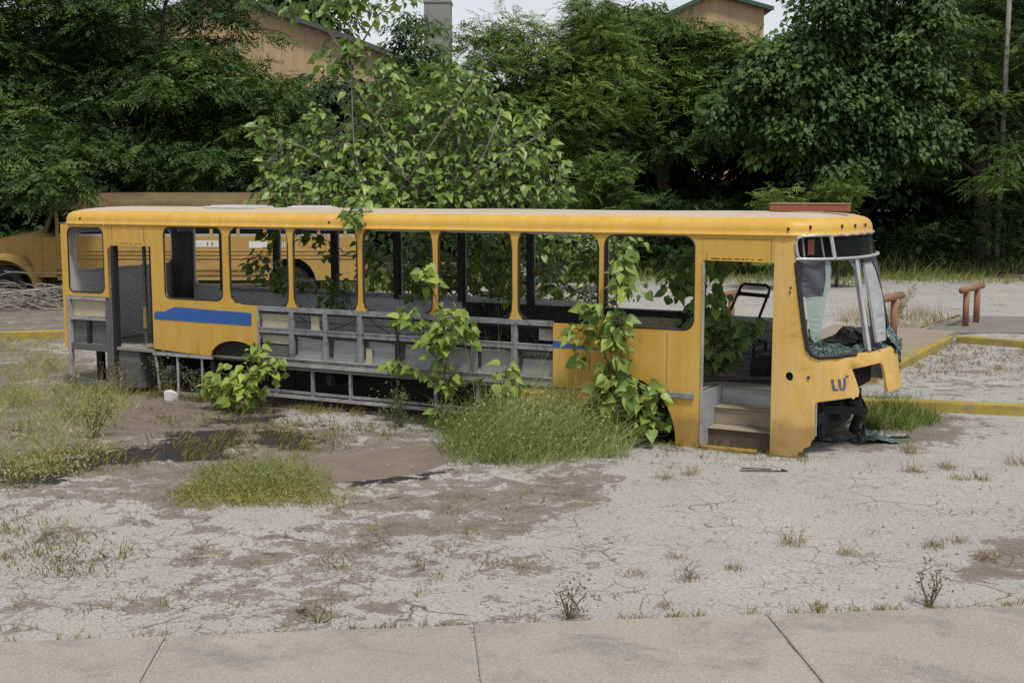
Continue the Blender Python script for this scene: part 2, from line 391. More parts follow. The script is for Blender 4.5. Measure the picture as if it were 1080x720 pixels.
def ground_mat():
    m, t, b, n, l = nt('broken_chip_seal_and_dirt'); v = coord(n)
    def attr(k):
        a = n.new('ShaderNodeAttribute'); a.attribute_name = k; return a.outputs['Fac']
    f = noise(n, l, v, 38, 5, .7); h = noise(n, l, v, 150, 2, .6)
    warp = noise(n, l, v, 1.15, 10, .62, .35)
    big = noise(n, l, scaled(n, l, v, (.5, 1.1, 1)), 1.0, 6, .6, .6)
    # pale chip seal
    chip = mix(n, l, ramp(n, l, noise(n, l, v, .7, 5, .6), [(.3, 0), (.7, 1)]), (.40, .385, .355), (.325, .31, .285))
    chip = mix(n, l, ramp(n, l, f, [(.47, 0), (.66, .8)]), chip, (.15, .138, .125))
    chip = mix(n, l, ramp(n, l, h, [(.58, 0), (.72, .5)]), chip, (.47, .46, .44))
    # brown dirt / gravel
    dirt = mix(n, l, ramp(n, l, noise(n, l, v, 2.3, 7, .65), [(.3, 0), (.7, 1)]), (.225, .188, .146), (.155, .130, .102))
    dirt = mix(n, l, ramp(n, l, f, [(.42, 0), (.68, .75)]), dirt, (.095, .075, .06))
    dirt = mix(n, l, ramp(n, l, h, [(.62, 0), (.7, .6)]), dirt, (.32, .29, .25))
    mid = noise(n, l, v, 4.0, 8, .62, .9)
    s = math_(n, l, 'ADD', math_(n, l, 'MULTIPLY', warp, .34), math_(n, l, 'MULTIPLY', big, .18))
    s = math_(n, l, 'ADD', s, math_(n, l, 'MULTIPLY', mid, .48))
    s = math_(n, l, 'ADD', s, math_(n, l, 'MULTIPLY', math_(n, l, 'SUBTRACT', f, .5), .20))
    k = math_(n, l, 'SUBTRACT', math_(n, l, 'ADD', s, math_(n, l, 'MULTIPLY', attr('brown'), .66)), .812)
    bm = ramp(n, l, k, [(.0, 0), (.022, .75), (.12, 1)])
    c = mix(n, l, bm, chip, dirt)
    # cracks in the seal
    vo = n.new('ShaderNodeTexVoronoi'); vo.feature = 'DISTANCE_TO_EDGE'; vo.inputs['Scale'].default_value = 1.35
    wv = n.new('ShaderNodeTexNoise'); wv.inputs['Scale'].default_value = 3.0; wv.inputs['Detail'].default_value = 6; l.new(v, wv.inputs['Vector'])
    l.new(mix(n, l, .24, v, wv.outputs['Color']), vo.inputs['Vector'])
    gate = ramp(n, l, noise(n, l, v, .8, 4, .6), [(.52, 0), (.62, 1)])
    cr = math_(n, l, 'MULTIPLY', ramp(n, l, vo.outputs['Distance'], [(.004, 1), (.014, 0)]), gate)
    vo2 = n.new('ShaderNodeTexVoronoi'); vo2.feature = 'DISTANCE_TO_EDGE'; vo2.inputs['Scale'].default_value = 4.2
    l.new(mix(n, l, .16, v, wv.outputs['Color']), vo2.inputs['Vector'])
    gate2 = ramp(n, l, noise(n, l, v, 1.3, 5, .6), [(.49, 0), (.58, 1)])
    cr = math_(n, l, 'MAXIMUM', cr, math_(n, l, 'MULTIPLY', ramp(n, l, vo2.outputs['Distance'], [(.006, 1), (.019, 0)]), gate2))
    vo3 = n.new('ShaderNodeTexVoronoi'); vo3.feature = 'DISTANCE_TO_EDGE'; vo3.inputs['Scale'].default_value = 8.5
    l.new(mix(n, l, .13, v, wv.outputs['Color']), vo3.inputs['Vector'])
    gate3 = ramp(n, l, noise(n, l, v, 1.9, 5, .6), [(.54, 0), (.66, .75)])
    cr = math_(n, l, 'MAXIMUM', cr, math_(n, l, 'MULTIPLY', ramp(n, l, vo3.outputs['Distance'], [(.012, .9), (.05, 0)]), gate3))
    c = mix(n, l, math_(n, l, 'MULTIPLY', cr, .8), c, (.075, .062, .05))
    # exposed black asphalt, with ragged edge
    ak = math_(n, l, 'ADD', math_(n, l, 'SUBTRACT', attr('asphalt'), .5), math_(n, l, 'MULTIPLY', math_(n, l, 'SUBTRACT', warp, .5), 1.6))
    ak = math_(n, l, 'ADD', ak, math_(n, l, 'MULTIPLY', math_(n, l, 'SUBTRACT', mid, .5), 2.0))
    ak = math_(n, l, 'ADD', ak, math_(n, l, 'MULTIPLY', math_(n, l, 'SUBTRACT', f, .5), .9))
    ac = mix(n, l, ramp(n, l, f, [(.4, 0), (.65, 1)]), (.022, .022, .022), (.055, .05, .046))
    am = ramp(n, l, ak, [(.0, 0), (.06, 1)])
    # smooth silt
    sk = math_(n, l, 'ADD', math_(n, l, 'SUBTRACT', attr('silt'), .5), math_(n, l, 'MULTIPLY', math_(n, l, 'SUBTRACT', warp, .5), .5))
    silt = mix(n, l, ramp(n, l, noise(n, l, v, 3, 5, .6), [(.3, 0), (.7, 1)]), (.205, .168, .13), (.165, .136, .106))
    silt = mix(n, l, ramp(n, l, h, [(.64, 0), (.7, .5)]), silt, (.33, .30, .26))
    c = mix(n, l, ramp(n, l, sk, [(.0, 0), (.05, 1)]), c, silt)
    c = mix(n, l, am, c, ac)
    l.new(c, b.inputs['Base Color']); b.inputs['Roughness'].default_value = .93; b.inputs['Specular IOR Level'].default_value = .15
    hh = math_(n, l, 'ADD', math_(n, l, 'MULTIPLY', f, .6), math_(n, l, 'MULTIPLY', h, .35))
    hh = math_(n, l, 'SUBTRACT', math_(n, l, 'SUBTRACT', hh, math_(n, l, 'MULTIPLY', bm, .8)), math_(n, l, 'MULTIPLY', cr, .8))
    bump(n, l, b, hh, .5, .012)
    return m
M['ground'] = ground_mat()

# ------------------------------------------------------------------ ground sheet
def poly_mask(X, Y, poly, soft):
    """signed-distance style soft mask of a world polygon"""
    ins = np.zeros(X.shape, bool); d = np.full(X.shape, 1e9); n = len(poly); j = n - 1
    for i in range(n):
        (xi, yi), (xj, yj) = poly[i], poly[j]
        c = ((yi > Y) != (yj > Y)) & (X < (xj - xi) * (Y - yi) / ((yj - yi) if abs(yj - yi) > 1e-9 else 1e-9) + xi)
        ins ^= c
        ex, ey = xj - xi, yj - yi; t = np.clip(((X - xi) * ex + (Y - yi) * ey) / (ex * ex + ey * ey + 1e-12), 0, 1)
        d = np.minimum(d, np.hypot(X - xi - t * ex, Y - yi - t * ey)); j = i
    sd = np.where(ins, d, -d)
    return np.clip(.5 + sd / (2 * soft), 0, 1)
def gp(*pts): return [tuple(g(*p)[:2]) for p in pts]

xs = np.concatenate([[-400, -200, -100, -60, -40, -30, -24, -20, -17], np.arange(-15, 15.01, .12), [17, 20, 24, 30, 40, 60, 100, 200, 400]])
ys = np.concatenate([[-60, -30, -12, 0, 3, 5], np.arange(6, 30.01, .12), np.arange(31, 60, 1.5), [64, 70, 80, 100, 140, 200, 300, 450]])
GX, GY = np.meshgrid(xs, ys, indexing='ij')
brown = np.full(GX.shape, .42)
def setb(val, soft, *pts):
    global brown
    k = poly_mask(GX, GY, gp(*pts), soft); brown = brown * (1 - k) + val * k
setb(.42, .8, (-80, 690), (-80, 520), (540, 520), (520, 690))                     # left foreground: half dirt
setb(.50, .5, (200, 640), (240, 560), (430, 540), (440, 590), (330, 650))
setb(.54, .5, (340, 600), (380, 540), (560, 500), (640, 500), (640, 540), (480, 580))
setb(.55, .35, (430, 545), (440, 500), (640, 492), (700, 500), (640, 530))
setb(.60, .3, (570, 600), (640, 565), (690, 570), (650, 610))
setb(.30, .6, (690, 660), (620, 560), (700, 490), (1000, 450), (1130, 470), (1130, 655))
setb(.62, .2, (1000, 612), (1040, 570), (1110, 560), (1110, 610))
setb(.60, .5, (-60, 520), (-60, 370), (60, 370), (300, 425), (480, 450), (440, 500), (180, 530))
setb(.80, .3, (100, 420), (290, 420), (300, 440), (120, 455))
setb(.40, .3, (280, 445), (300, 428), (440, 440), (430, 462))
setb(.36, .6, (540, 345), (540, 297), (1200, 297), (1200, 350))
setb(.85, .8, (900, 470), (905, 425), (965, 435), (1000, 455), (960, 470))
k = np.clip((GY - 40) / 8, 0, 1); brown = brown * (1 - k) + .95 * k
k = np.clip((-6 - GX) / 3, 0, 1) * np.clip((GY - 17) / 3, 0, 1); brown = np.maximum(brown, .62 * k)
asph = np.zeros(GX.shape)
for P in ([(150, 478), (175, 455), (258, 453), (262, 470), (240, 480)], [(0, 492), (120, 472), (250, 472), (246, 484), (120, 490), (60, 502), (0, 507)],
          [(0, 508), (45, 498), (105, 502), (70, 512), (0, 514)], [(266, 455), (300, 452), (340, 462), (320, 472), (268, 470)],
          [(215, 440), (300, 436), (290, 446), (220, 447)], [(360, 510), (440, 500), (470, 497), (460, 503), (380, 513)], [(300, 470), (335, 466), (330, 474), (300, 476)]):
    asph = np.maximum(asph, poly_mask(GX, GY, gp(*P), .20) * 1.0)
silt = np.zeros(GX.shape)
silt = np.maximum(silt, poly_mask(GX, GY, gp((290, 488), (370, 474), (470, 467), (500, 478), (450, 496), (370, 509), (330, 511)), .07))
under = poly_mask(GX, GY, [(-6.4, 18.8), (2.9, 13.75), (4.1, 15.6), (-5.2, 20.6)], .3)
brown = np.maximum(brown, under * .9)
GZ = .012 * np.sin(GX * 1.7 + .6) * np.cos(GY * 1.3) + .008 * np.sin(GX * 4.1 + GY * 2.2)
GZ += -.010 * (brown > .6) - .02 * silt
GZ = np.where((GY < 30) & (GY > 9), GZ, 0); GZ = np.minimum(GZ, .012)
nx, ny = GX.shape
me = bpy.data.meshes.new('ground')
me.vertices.add(nx * ny); me.vertices.foreach_set('co', np.stack([GX, GY, GZ], -1).astype(np.float32).ravel())
I = np.arange(nx * ny).reshape(nx, ny)
F = np.stack([I[:-1, :-1], I[1:, :-1], I[1:, 1:], I[:-1, 1:]], -1).reshape(-1, 4).astype(np.int32)
me.loops.add(F.size); me.loops.foreach_set('vertex_index', F.ravel())
me.polygons.add(len(F)); me.polygons.foreach_set('loop_start', np.arange(len(F), dtype=np.int32) * 4)
for k, a in (('brown', brown), ('asphalt', asph), ('silt', silt)):
    q = me.attributes.new(k, 'FLOAT', 'POINT'); q.data.foreach_set('value', a.astype(np.float32).ravel())
me.update(calc_edges=True); me.polygons.foreach_set('use_smooth', np.ones(len(F), bool))
tag(link('ground', me, M['ground']), 'pale cracked chip seal lot with brown dirt patches and broken asphalt', None, None, 'structure')

# ------------------------------------------------------------------ sidewalk in front
sw = MB()
A0 = g(497, 661); dv = np.array([1, .109, 0.]); dv /= np.linalg.norm(dv); pv = np.array([.075, -1, 0.]); pv /= np.linalg.norm(pv)
edges_x = [-9.8, -7.85, -5.9, -3.93, -1.965, 0.0, 2.0, 3.98, 5.95, 7.9, 9.85]
for r0, r1 in ((0.0, 1.95), (1.965, 3.9), (3.915, 5.8)):
    for a, b in zip(edges_x[:-1], edges_x[1:]):
        c = A0 + dv * ((a + b) / 2) + pv * ((r0 + r1) / 2) + np.array([0, 0, -.04 + random.uniform(-.003, .003)])
        hx = (b - a) / 2 - .013; hy = (r1 - r0) / 2 - .003
        e = .012
        v = []
        for z, q in ((-.06, 0), (.06 - e * .5, 0), (.06, e)):
            for sx, sy in ((-1, -1), (1, -1), (1, 1), (-1, 1)):
                v.append(c + dv * sx * (hx - q) - pv * sy * (hy - q) + np.array([0, 0, z]))
        f = [(8, 9, 10, 11)]
        for k in range(2):
            for j in range(4): f.append((k * 4 + j, k * 4 + (j + 1) % 4, k * 4 + 4 + (j + 1) % 4, k * 4 + 4 + j))
        sw.add(v, f)
tag(sw.build('sidewalk', M['sideconc']), 'tan aggregate concrete sidewalk slabs along the front of the lot', None, None, 'structure')

# ------------------------------------------------------------------ yellow kerbs, raised walk
def kerb(name, pts, w, h, label):
    """bevelled kerb along a ground polyline (front-bottom edge), extends w to the left of travel"""
    V = []; F = []
    P = [np.array(p[:2]) for p in pts]
    Q = []
    for a, b in zip(P[:-1], P[1:]):
        n = max(1, int(np.linalg.norm(b - a) / .35))
        Q += [a + (b - a) * i / n for i in range(n)]
    Q.append(P[-1])
    for i, p in enumerate(Q):
        d = Q[min(i + 1, len(Q) - 1)] - Q[max(i - 1, 0)]; d = d / np.linalg.norm(d); nn = np.array([-d[1], d[0]])
        j = rng.uniform(-.008, .008, 4)
        for u, z in ((0, -.05), (.012 + j[0], h - .025 + j[1]), (.035, h + j[2]), (w - .03, h + j[2]), (w, h - .025), (w, -.05)):
            q = p + nn * u; V.append((q[0], q[1], z))
    for i in range(len(Q) - 1):
        for k in range(5): F.append((i * 6 + k, (i + 1) * 6 + k, (i + 1) * 6 + k + 1, i * 6 + k + 1))
    F += [tuple(range(5, -1, -1)), tuple((len(Q) - 1) * 6 + k for k in range(6))]
    o = MB().add(V, F).build(name, M['kerb'])
    return tag(o, label, None, None, 'structure')
k1a, k1b = g(968, 434.5), g(1080, 439); kd = (k1b - k1a) / np.linalg.norm(k1b - k1a)
kerb('kerb', [k1a - kd * 1.6, k1a, k1b, k1b + kd * 6], .16, .15, 'chipped yellow kerb running right from the front of the derelict bus')
k2c = g(1008, 361.5)
kerb('kerb', [g(950, 391) + (g(950, 391) - k2c) * .35, k2c + np.array([-.06, -.04, 0])], .17, .14, 'yellow kerb along the left side of the empty parking bay')
kerb('kerb', [k2c, g(1080, 367.5), g(1080, 367.5) + (g(1080, 367.5) - k2c) * 3], .17, .14, 'yellow kerb across the back of the empty parking bay')
kerb('kerb', [np.array([-14.5, 24.3]), g(0, 358), g(60, 356.5), np.array([-5.9, 25.2])], .17, .15, 'yellow kerb behind the rear of the derelict bus')
kl = np.array([k2c[0] - g(950, 391)[0], k2c[1] - g(950, 391)[1]]); kl /= np.linalg.norm(kl); kn = np.array([-kl[1], kl[0]])
rw = MB()
a = np.array(k2c[:2]) + kn * .175; b_ = a - kl * 7; c_ = b_ + kn * 2.4; d_ = a + kn * 2.4 + kl * 1.0; e_ = a + kl * 1.0
pts = [a, e_, d_, c_, b_]
rw.add([(p[0], p[1], .125) for p in pts] + [(p[0], p[1], -.05) for p in pts], [(4, 3, 2, 1, 0)[::-1]] + [(i, i + 5, (i + 1) % 5 + 5, (i + 1) % 5) for i in range(5)])
M['walk'] = worn('tan_walkway_concrete', (.30, .24, .175), (.24, .195, .145), (.13, .11, .085), .9, 1.1, .55)
tag(rw.build('raised_walkway', M['walk']), 'raised tan concrete walkway beside the empty parking bay', None, None, 'structure')
pad = MB(); pp = [g(976, 347), g(1012, 333.5), g(1200, 336), g(1200, 352), g(1010, 352)]
pad.add([(p[0], p[1], .016) for p in pp], [(4, 3, 2, 1, 0)])
M['pad'] = worn('dark_worn_pavement', (.22, .20, .175), (.165, .15, .13), (.08, .07, .06), .95, .8, .6)
tag(pad.build('pavement_pad', M['pad']), None, None, None, 'structure')
ln = MB(); l0, l1 = g(974, 345.5), g(1014, 332); dd = (l1 - l0); nn = np.array([-dd[1], dd[0], 0]) / np.linalg.norm(dd) * .09
ln.add([l0 + (0, 0, .021), l1 + (0, 0, .021), l1 + nn + (0, 0, .021), l0 + nn + (0, 0, .021)], [(0, 1, 2, 3)])
tag(ln.build('painted_line', M['kerb']), None, None, None, 'structure')

# ------------------------------------------------------------------ the derelict bus
OX, OY = -6.5457, 18.6109; YAW = R(27.6)
E1 = np.array([math.cos(YAW), -math.sin(YAW), 0]); E2 = np.array([math.sin(YAW), math.cos(YAW), 0])
def bw(x, y, z): return np.array([OX, OY, 0]) + E1 * x + E2 * y + np.array([0, 0, z])
def bplane(px, py, yl):
    """the point on the plane (bus-local y = yl) seen at a photo pixel"""
    r = ray(px, py); o = np.array([0, 0, CAMH]); P0 = np.array([OX, OY, 0]) + E2 * yl
    t = ((P0 - o) @ E2) / (r @ E2); return o + r * t
W = 2.45; XS = 10.6; NP = 2.3
bus = empty('derelict_bus', (OX, OY, 0), 'stripped yellow city bus shell with no glass or wheels overgrown by vines', 'bus', None, -YAW)
Y2 = [M['yellow'], M['inner']]; YF = [M['yellow_front'], M['white']]
def Bz(z): return float(np.interp(z, [.6, 1.1, 2.4], [1.08, 1.00, .65]))
def plan(t, z, inset=0.0):
    t = min(max(t, 0), 1); th = math.pi * t
    c, s_ = math.cos(th), math.sin(th); b = Bz(z)
    x = XS + b * abs(s_) ** (2 / NP); y = W / 2 * (1 - math.copysign(abs(c) ** (2 / NP), c))
    if inset:
        e = 1e-3; x2, y2 = plan(min(t + e, 1), z); x1, y1 = plan(max(t - e, 0), z)
        dx, dy = x2 - x1, y2 - y1; L = math.hypot(dx, dy) or 1
        x += -dy / L * inset; y += dx / L * inset
    return x, y
def side(u, v, d): return (u, d, v)
def skin(u, v, d):
    """u: metres along the side up to XS, then one unit of u = the sweep round the front"""
    if u <= XS: return (u, d, v)
    x, y = plan(u - XS, v, d); return (x, y, v)
def arc(cx, cz, rx, rz, a0, a1, n):
    return [(cx + rx * math.cos(R(a0 + (a1 - a0) * k / n)), cz + rz * math.sin(R(a0 + (a1 - a0) * k / n))) for k in range(n + 1)]
# rear half of the near side, door opening left open
rear_out = [(.0, 2.375), (.0, .60), (.055, .56), (.06, 1.345), (.94, 1.345), (.955, 2.085), (1.715, 2.085), (1.72, .66), (2.2, .635), (2.735, .615)] + \
           arc(3.17, .60, .43, .245, 172, 28, 12) + [(3.555, .72), (3.56, 1.33), (3.28, 1.338), (3.18, 1.36), (3.115, 1.42), (3.095, 1.52),
            (3.085, 2.0), (3.095, 2.22), (3.125, 2.31), (3.19, 2.36), (3.24, 2.375)]
sheet('side_panel', rear_out, [rrect(.13, .83, 1.40, 2.335, .09), rrect(1.955, 2.985, 1.375, 2.36, .10)], side, .035, Y2, bus, (.25, .25))
front_out = [(9.755, 2.375), (9.755, -.0), (9.47, .0)] + arc(8.87, .02, .60, .73, 2, 150, 18) + [(8.2, .26), (7.51, .36), (7.50, .545), (7.93, .565), (7.93, 1.315), (8.3, 1.315), (8.41, 1.33), (8.48, 1.38), (8.51, 1.46),
             (8.515, 2.2), (8.49, 2.3), (8.43, 2.35), (8.37, 2.375)]
sheet('side_panel', front_out, [rrect(8.575, 9.665, 1.315, 2.36, .12)], side, .035, Y2, bus, (.25, .25))
# door header, front corner and the wrapped front end
hdr = [(9.757, 2.375), (9.757, 2.10), (10.555, 2.09), (10.555, 2.375)]
sheet('door_header', hdr, [], side, .035, Y2, bus)
fo = [(10.557, 2.40), (10.557, .0), (XS + .06, .0), (XS + .066, .06), (XS + .076, .055), (XS + .080, .10), (XS + .098, .125), (XS + .104, .19), (XS + .112, .21), (XS + .112, .40), (XS + .114, .605),
      (XS + .2, .64), (XS + .235, .652), (XS + .242, .63), (XS + .25, .655), (XS + .262, .655), (XS + .268, .72), (XS + .258, .84), (XS + .246, .955), (XS + .31, .975), (XS + .385, .99), (XS + .40, .95), (XS + .405, .86), (XS + .408, .72), (XS + .412, .655), (XS + .45, .66), (XS + .49, .645), (XS + .55, .65),
      (XS + .62, .60), (XS + .80, .60), (XS + .93, .58), (XS + .93, 1.18), (XS + .835, 1.22), (XS + .825, 2.18), (XS + .93, 2.24), (XS + .93, 2.40)]
ws_hole = [(XS + .067, 2.33), (XS + .066, 2.2), (XS + .074, 1.75), (XS + .082, 1.40), (XS + .09, 1.18), (XS + .10, 1.12), (XS + .125, 1.085), (XS + .19, 1.10), (XS + .30, 1.12), (XS + .45, 1.12), (XS + .62, 1.11), (XS + .71, 1.14), (XS + .735, 1.25), (XS + .735, 2.2), (XS + .71, 2.34),
           (XS + .5, 2.375), (XS + .2, 2.375), (XS + .10, 2.37)]
lamp_hole = [(XS + .035 + .011 * math.cos(a), .875 + .05 * math.sin(a)) for a in np.linspace(0, 2 * math.pi, 12, endpoint=False)]
sheet('front_panel', fo, [ws_hole, lamp_hole], skin, .03, YF, bus, (.03, .12), .10, True)
# pillars between the windows, flared at head and foot
def pillar(x, z0=1.335):
    w, wf = .030, .095
    L = [(x - wf, 2.375), (x - wf + .03, 2.345), (x - w - .012, 2.27), (x - w, 2.15), (x - w + .004, 1.6), (x - w - .006, z0 + .10), (x - w - .035, z0 + .03), (x - wf + .015, z0)]
    Rr = [(2 * x - a, b) for a, b in reversed(L)]
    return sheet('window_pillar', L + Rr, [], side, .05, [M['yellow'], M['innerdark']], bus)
for x in (4.12, 5.21, 6.32, 7.42): pillar(x)
# rubber seals round the openings on the near side
def seal(pts, r=.012, y=.004):
    mb = MB(); P = [(a, y, b) for a, b in pts]; mb.tube(P + [P[0]], r, 5, cap=False)
    return mb.build('window_seal', M['rubber'], bus)
seal(rrect(.135, .825, 1.405, 2.33, .09)); seal(rrect(1.96, 2.98, 1.38, 2.355, .10)); seal(rrect(8.58, 9.66, 1.32, 2.355, .12))
for x0, x1 in ((3.1, 4.08), (4.16, 5.17), (5.25, 6.28), (6.36, 7.38), (7.46, 8.50)):
    rr = rrect(x0 + .012, x1 - .012, 1.36, 2.35, .10)
    for s in (0, 1):
        q = [p for p in rr if (p[0] > (x0 + x1) / 2) == bool(s)]
        q = sorted(q, key=lambda p: p[1]); MB().tube([(a, .02, b) for a, b in q], .012, 5).build('window_seal', M['rubber'], bus)

# roof: stacked inset outlines
def roof_loop(inset):
    P = []
    n = 40
    for k in range(9):                                        # rear near corner
        a = R(180 + 90 * k / 8); rr = max(.22 - inset, .02); P.append((max(.22, inset + .02) + rr * math.cos(a), max(.22, inset + .02) + rr * math.sin(a) if False else max(.22, inset + .02) + rr * math.sin(a)))
    for x in np.linspace(1.0, 10.3, 18): P.append((x, inset))
    for k in range(n + 1):
        x, y = plan(k / n, 2.5)
        t = k / n; e = 2e-3
        x2, y2 = plan(min(t + e, 1), 2.5); x1, y1 = plan(max(t - e, 0), 2.5); L = math.hypot(x2 - x1, y2 - y1) or 1
        P.append((x - (y2 - y1) / L * inset, y + (x2 - x1) / L * inset))
    for x in np.linspace(10.3, 1.0, 18): P.append((x, W - inset))
    for k in range(9):
        a = R(90 + 90 * k / 8); rr = max(.22 - inset, .02); P.append((max(.22, inset + .02) + rr * math.cos(a), W - max(.22, inset + .02) + rr * math.sin(a)))
    return P
prof = [(.035, 2.372), (-.016, 2.372), (-.020, 2.385), (-.016, 2.398), (-.004, 2.402), (-.004, 2.44), (.004, 2.475), (.02, 2.507), (.048, 2.535), (.09, 2.556), (.15, 2.570)]
def loft(loops, name, mats, cap_top=None):
    V = []; F = []; n = len(loops[0])
    for lp in loops: V += lp
    for i in range(len(loops) - 1):
        for k in range(n): F.append((i * n + k, i * n + (k + 1) % n, (i + 1) * n + (k + 1) % n, (i + 1) * n + k))
    return MB().add(V, F).build(name, mats, bus, True)
def zed(p): return 0.0
roof = loft([[(x, y, z) for x, y in roof_loop(i)] for i, z in prof], 'roof_cove', M['yellow'])
base = roof_loop(.15)
tops = []
for s, z in ((1, 2.570), (.9, 2.584), (.7, 2.600), (.4, 2.613), (.12, 2.617), (.0, 2.618)):
    tops.append([(min(max(x, 0.15), 11.05 if s < 1 else 99) * 1.0 if s == 1 else (x if x < 10.3 else 10.3 + (x - 10.3) * (.35 + .65 * s)), W / 2 + (y - W / 2) * s, z + .006 * math.sin(x * 2.1) * (1 - s)) for x, y in base])
rs = loft(tops, 'roof_skin', M['roof_pale'])
# ceiling lining (seen only from inside)
ce = MB(); ce.box(.06, 10.5, .06, W - .06, 2.352, 2.366); ce.build('ceiling_lining', M['inner'], bus)
# roof marker holes and rivet dots, dark
def hole(fn):
    mk = MB(); fn(mk); mk.build('marker_hole', M['black'], bus)
for x, z in ((.40, 2.46), (4.75, 2.455), (10.70, 2.455)):
    a = [(x + .016 * math.cos(t), -.008, z + .016 * math.sin(t)) for t in np.linspace(0, 2 * math.pi, 10, endpoint=False)]
    b2 = [(p[0], .03, p[2]) for p in a]
    hole(lambda mk: mk.add(a + b2, [tuple(range(10))] + [(i, (i + 1) % 10, (i + 1) % 10 + 10, i + 10) for i in range(10)]))
for t in (.14, .31, .40, .49):
    x, y = plan(t, 2.47, -.008); hole(lambda mk: mk.obox((x, y, 2.475), (.009, 0, 0), (0, .009, 0), (0, 0, .02)))
for x, z in ((10.74, 1.83), (10.735, 1.78)): hole(lambda mk: mk.box(x - .008, x + .008, -.003, .02, z - .008, z + .008))
x, y = plan(.092, .87, -.003); hole(lambda mk: mk.obox((x, y, .872), (.012, .004, 0), (-.004, .012, 0), (0, 0, .014)))
for k in range(9):
    x = 9.83 + k * .07 + random.uniform(-.02, .02); MB().box(x, x + random.uniform(.02, .06), -.003, .02, 2.118, 2.126).build('paint_chip', M['black'], bus)
for k in range(6):
    x = 1.08 + k * .085; MB().box(x, x + random.uniform(.03, .07), -.003, .02, 2.115, 2.122).build('paint_chip', M['black'], bus)
# panel seams and door header band
for q in ((1.0, 1.006, -.0025, .01, 2.1, 2.36), (1.6, 1.606, -.0025, .01, 2.1, 2.36), (9.80, 9.806, -.0025, .01, 2.1, 2.2), (10.52, 10.526, -.0025, .01, 2.1, 2.36), (9.7, 10.5, -.0025, .01, 2.335, 2.34), (7.94, 8.36, -.004, .01, .548, .562), (9.35, 9.354, -.002, .01, .64, 1.28), (8.4, 8.404, -.002, .01, .76, 1.29)):
    MB().box(*q).build('panel_seam', M['stepdark'], bus)
# blue stripe
def flat(name, pts, y, th, mat, parent=bus): return sheet(name, pts, [], lambda u, v, d: (u, y + d, v), th, mat, parent)
flat('blue_stripe', [(1.75, 1.155), (1.752, 1.075), (3.455, 1.063), (3.465, 1.235), (3.35, 1.238), (2.8, 1.248), (2.14, 1.262), (2.02, 1.225), (1.95, 1.19), (1.78, 1.185)], -.004, .003, M['blue'])
flat('blue_stripe', [(7.932, 1.115), (7.932, 1.03), (8.53, 1.035), (8.46, 1.055), (8.2, 1.085)], -.004, .003, M['blue'])
# rub strip by the front door
rb = MB(); rb.box(9.22, 9.68, -.03, -.001, .545, .615, bev=.008); rb.build('rub_strip', M['frame'], bus)
# edge trims
MB().box(9.757, 9.775, -.012, .03, .02, 2.085).build('edge_trim', M['framepale'], bus); MB().box(3.561, 3.578, -.01, .03, .62, 1.32).build('edge_trim', M['framepale'], bus)
tr = MB()
P = [skin(XS + .1145, z, -.004) for z in (.24, .4, .6)]
tr.tube(P, .009, 5); tr.build('edge_trim', M['framepale'], bus)
# lettering LU' painted by hand on the front panel
def stroke(pts, w):
    L = []; Rr = []
    for i, p in enumerate(pts):
        a = pts[max(i - 1, 0)]; b = pts[min(i + 1, len(pts) - 1)]
        dx, dz = (b[0] - a[0]) * 2.4, b[1] - a[1]; q = math.hypot(dx, dz) or 1
        ox, oz = -dz / q * w / 2 / 2.4, dx / q * w / 2
        L.append((p[0] + ox, p[1] + oz)); Rr.append((p[0] - ox, p[1] - oz))
    return L + Rr[::-1]
S0 = XS
let = [[(.170, .855), (.171, .80), (.174, .735)], [(.172, .745), (.180, .738), (.1875, .745)], [(.1945, .855), (.1955, .78), (.199, .748), (.205, .74), (.211, .755), (.2135, .80), (.2145, .865)], [(.218, .885), (.224, .880), (.229, .877)]]
for s in let:
    sheet('letter', [(S0 + a, b) for a, b in stroke(s, .022 if len(s) > 3 or s[0][1] < .9 else .012)], [], lambda u, v, d: skin(u, v, -.004 + d), .003, M['ink'], bus, None, .03)
for s in ([(.63, .80), (.64, .74), (.65, .82)], ):
    sheet('letter', [(S0 + a, b) for a, b in stroke(s, .02)], [], lambda u, v, d: skin(u, v, -.004 + d), .003, M['ink'], bus, None, .03)
# lamp cup inside the round hole
lc = MB(); a = []
for rr, dp in ((.05, .03), (.045, .10), (.012, .11)):
    a.append([(10.69 + rr * math.cos(t), dp, .875 + rr * math.sin(t)) for t in np.linspace(0, 2 * math.pi, 12, endpoint=False)])
lc.add(sum(a, []), [(k * 12 + i, k * 12 + (i + 1) % 12, k * 12 + 12 + (i + 1) % 12, k * 12 + 12 + i) for k in range(2) for i in range(12)])
lc.build('lamp_socket', M['black'], bus)
# windscreen frame
wf = MB()
def onfront(t, z, off=-.012): return skin(XS + t, z, off)
wf.tube([onfront(t, 2.135 + .0 * t) for t in np.linspace(.068, .70, 26)], .017, 6)
wf.build('windscreen_bar', M['alu'], bus)
wf = MB()
wf.tube([onfront(.242, z) for z in np.linspace(2.135, 2.385, 6)], .022, 6); wf.build('windscreen_bar', M['alu'], bus)
wf = MB()
wf.tube([onfront(t, z) for t, z in ((.10, 2.13), (.078, 2.15), (.072, 2.22), (.070, 2.30), (.078, 2.355), (.10, 2.378), (.16, 2.385), (.242, 2.388))], .016, 6); wf.build('windscreen_frame', M['alu'], bus)
wf = MB()
wf.tube([onfront(t, 2.385 + .006 * math.sin(t * 90)) for t in np.linspace(.25, .66, 30)], [random.uniform(.008, .015) for _ in range(30)], 5); wf.build('windscreen_frame', M['framepale'], bus)
ru = MB()
ru.tube([onfront(t, z, .0) for t, z in ((.735, 2.1), (.735, 1.6), (.72, 1.2))], .03, 6); ru.build('windscreen_rubber', M['rubber'], bus)
ru = MB()
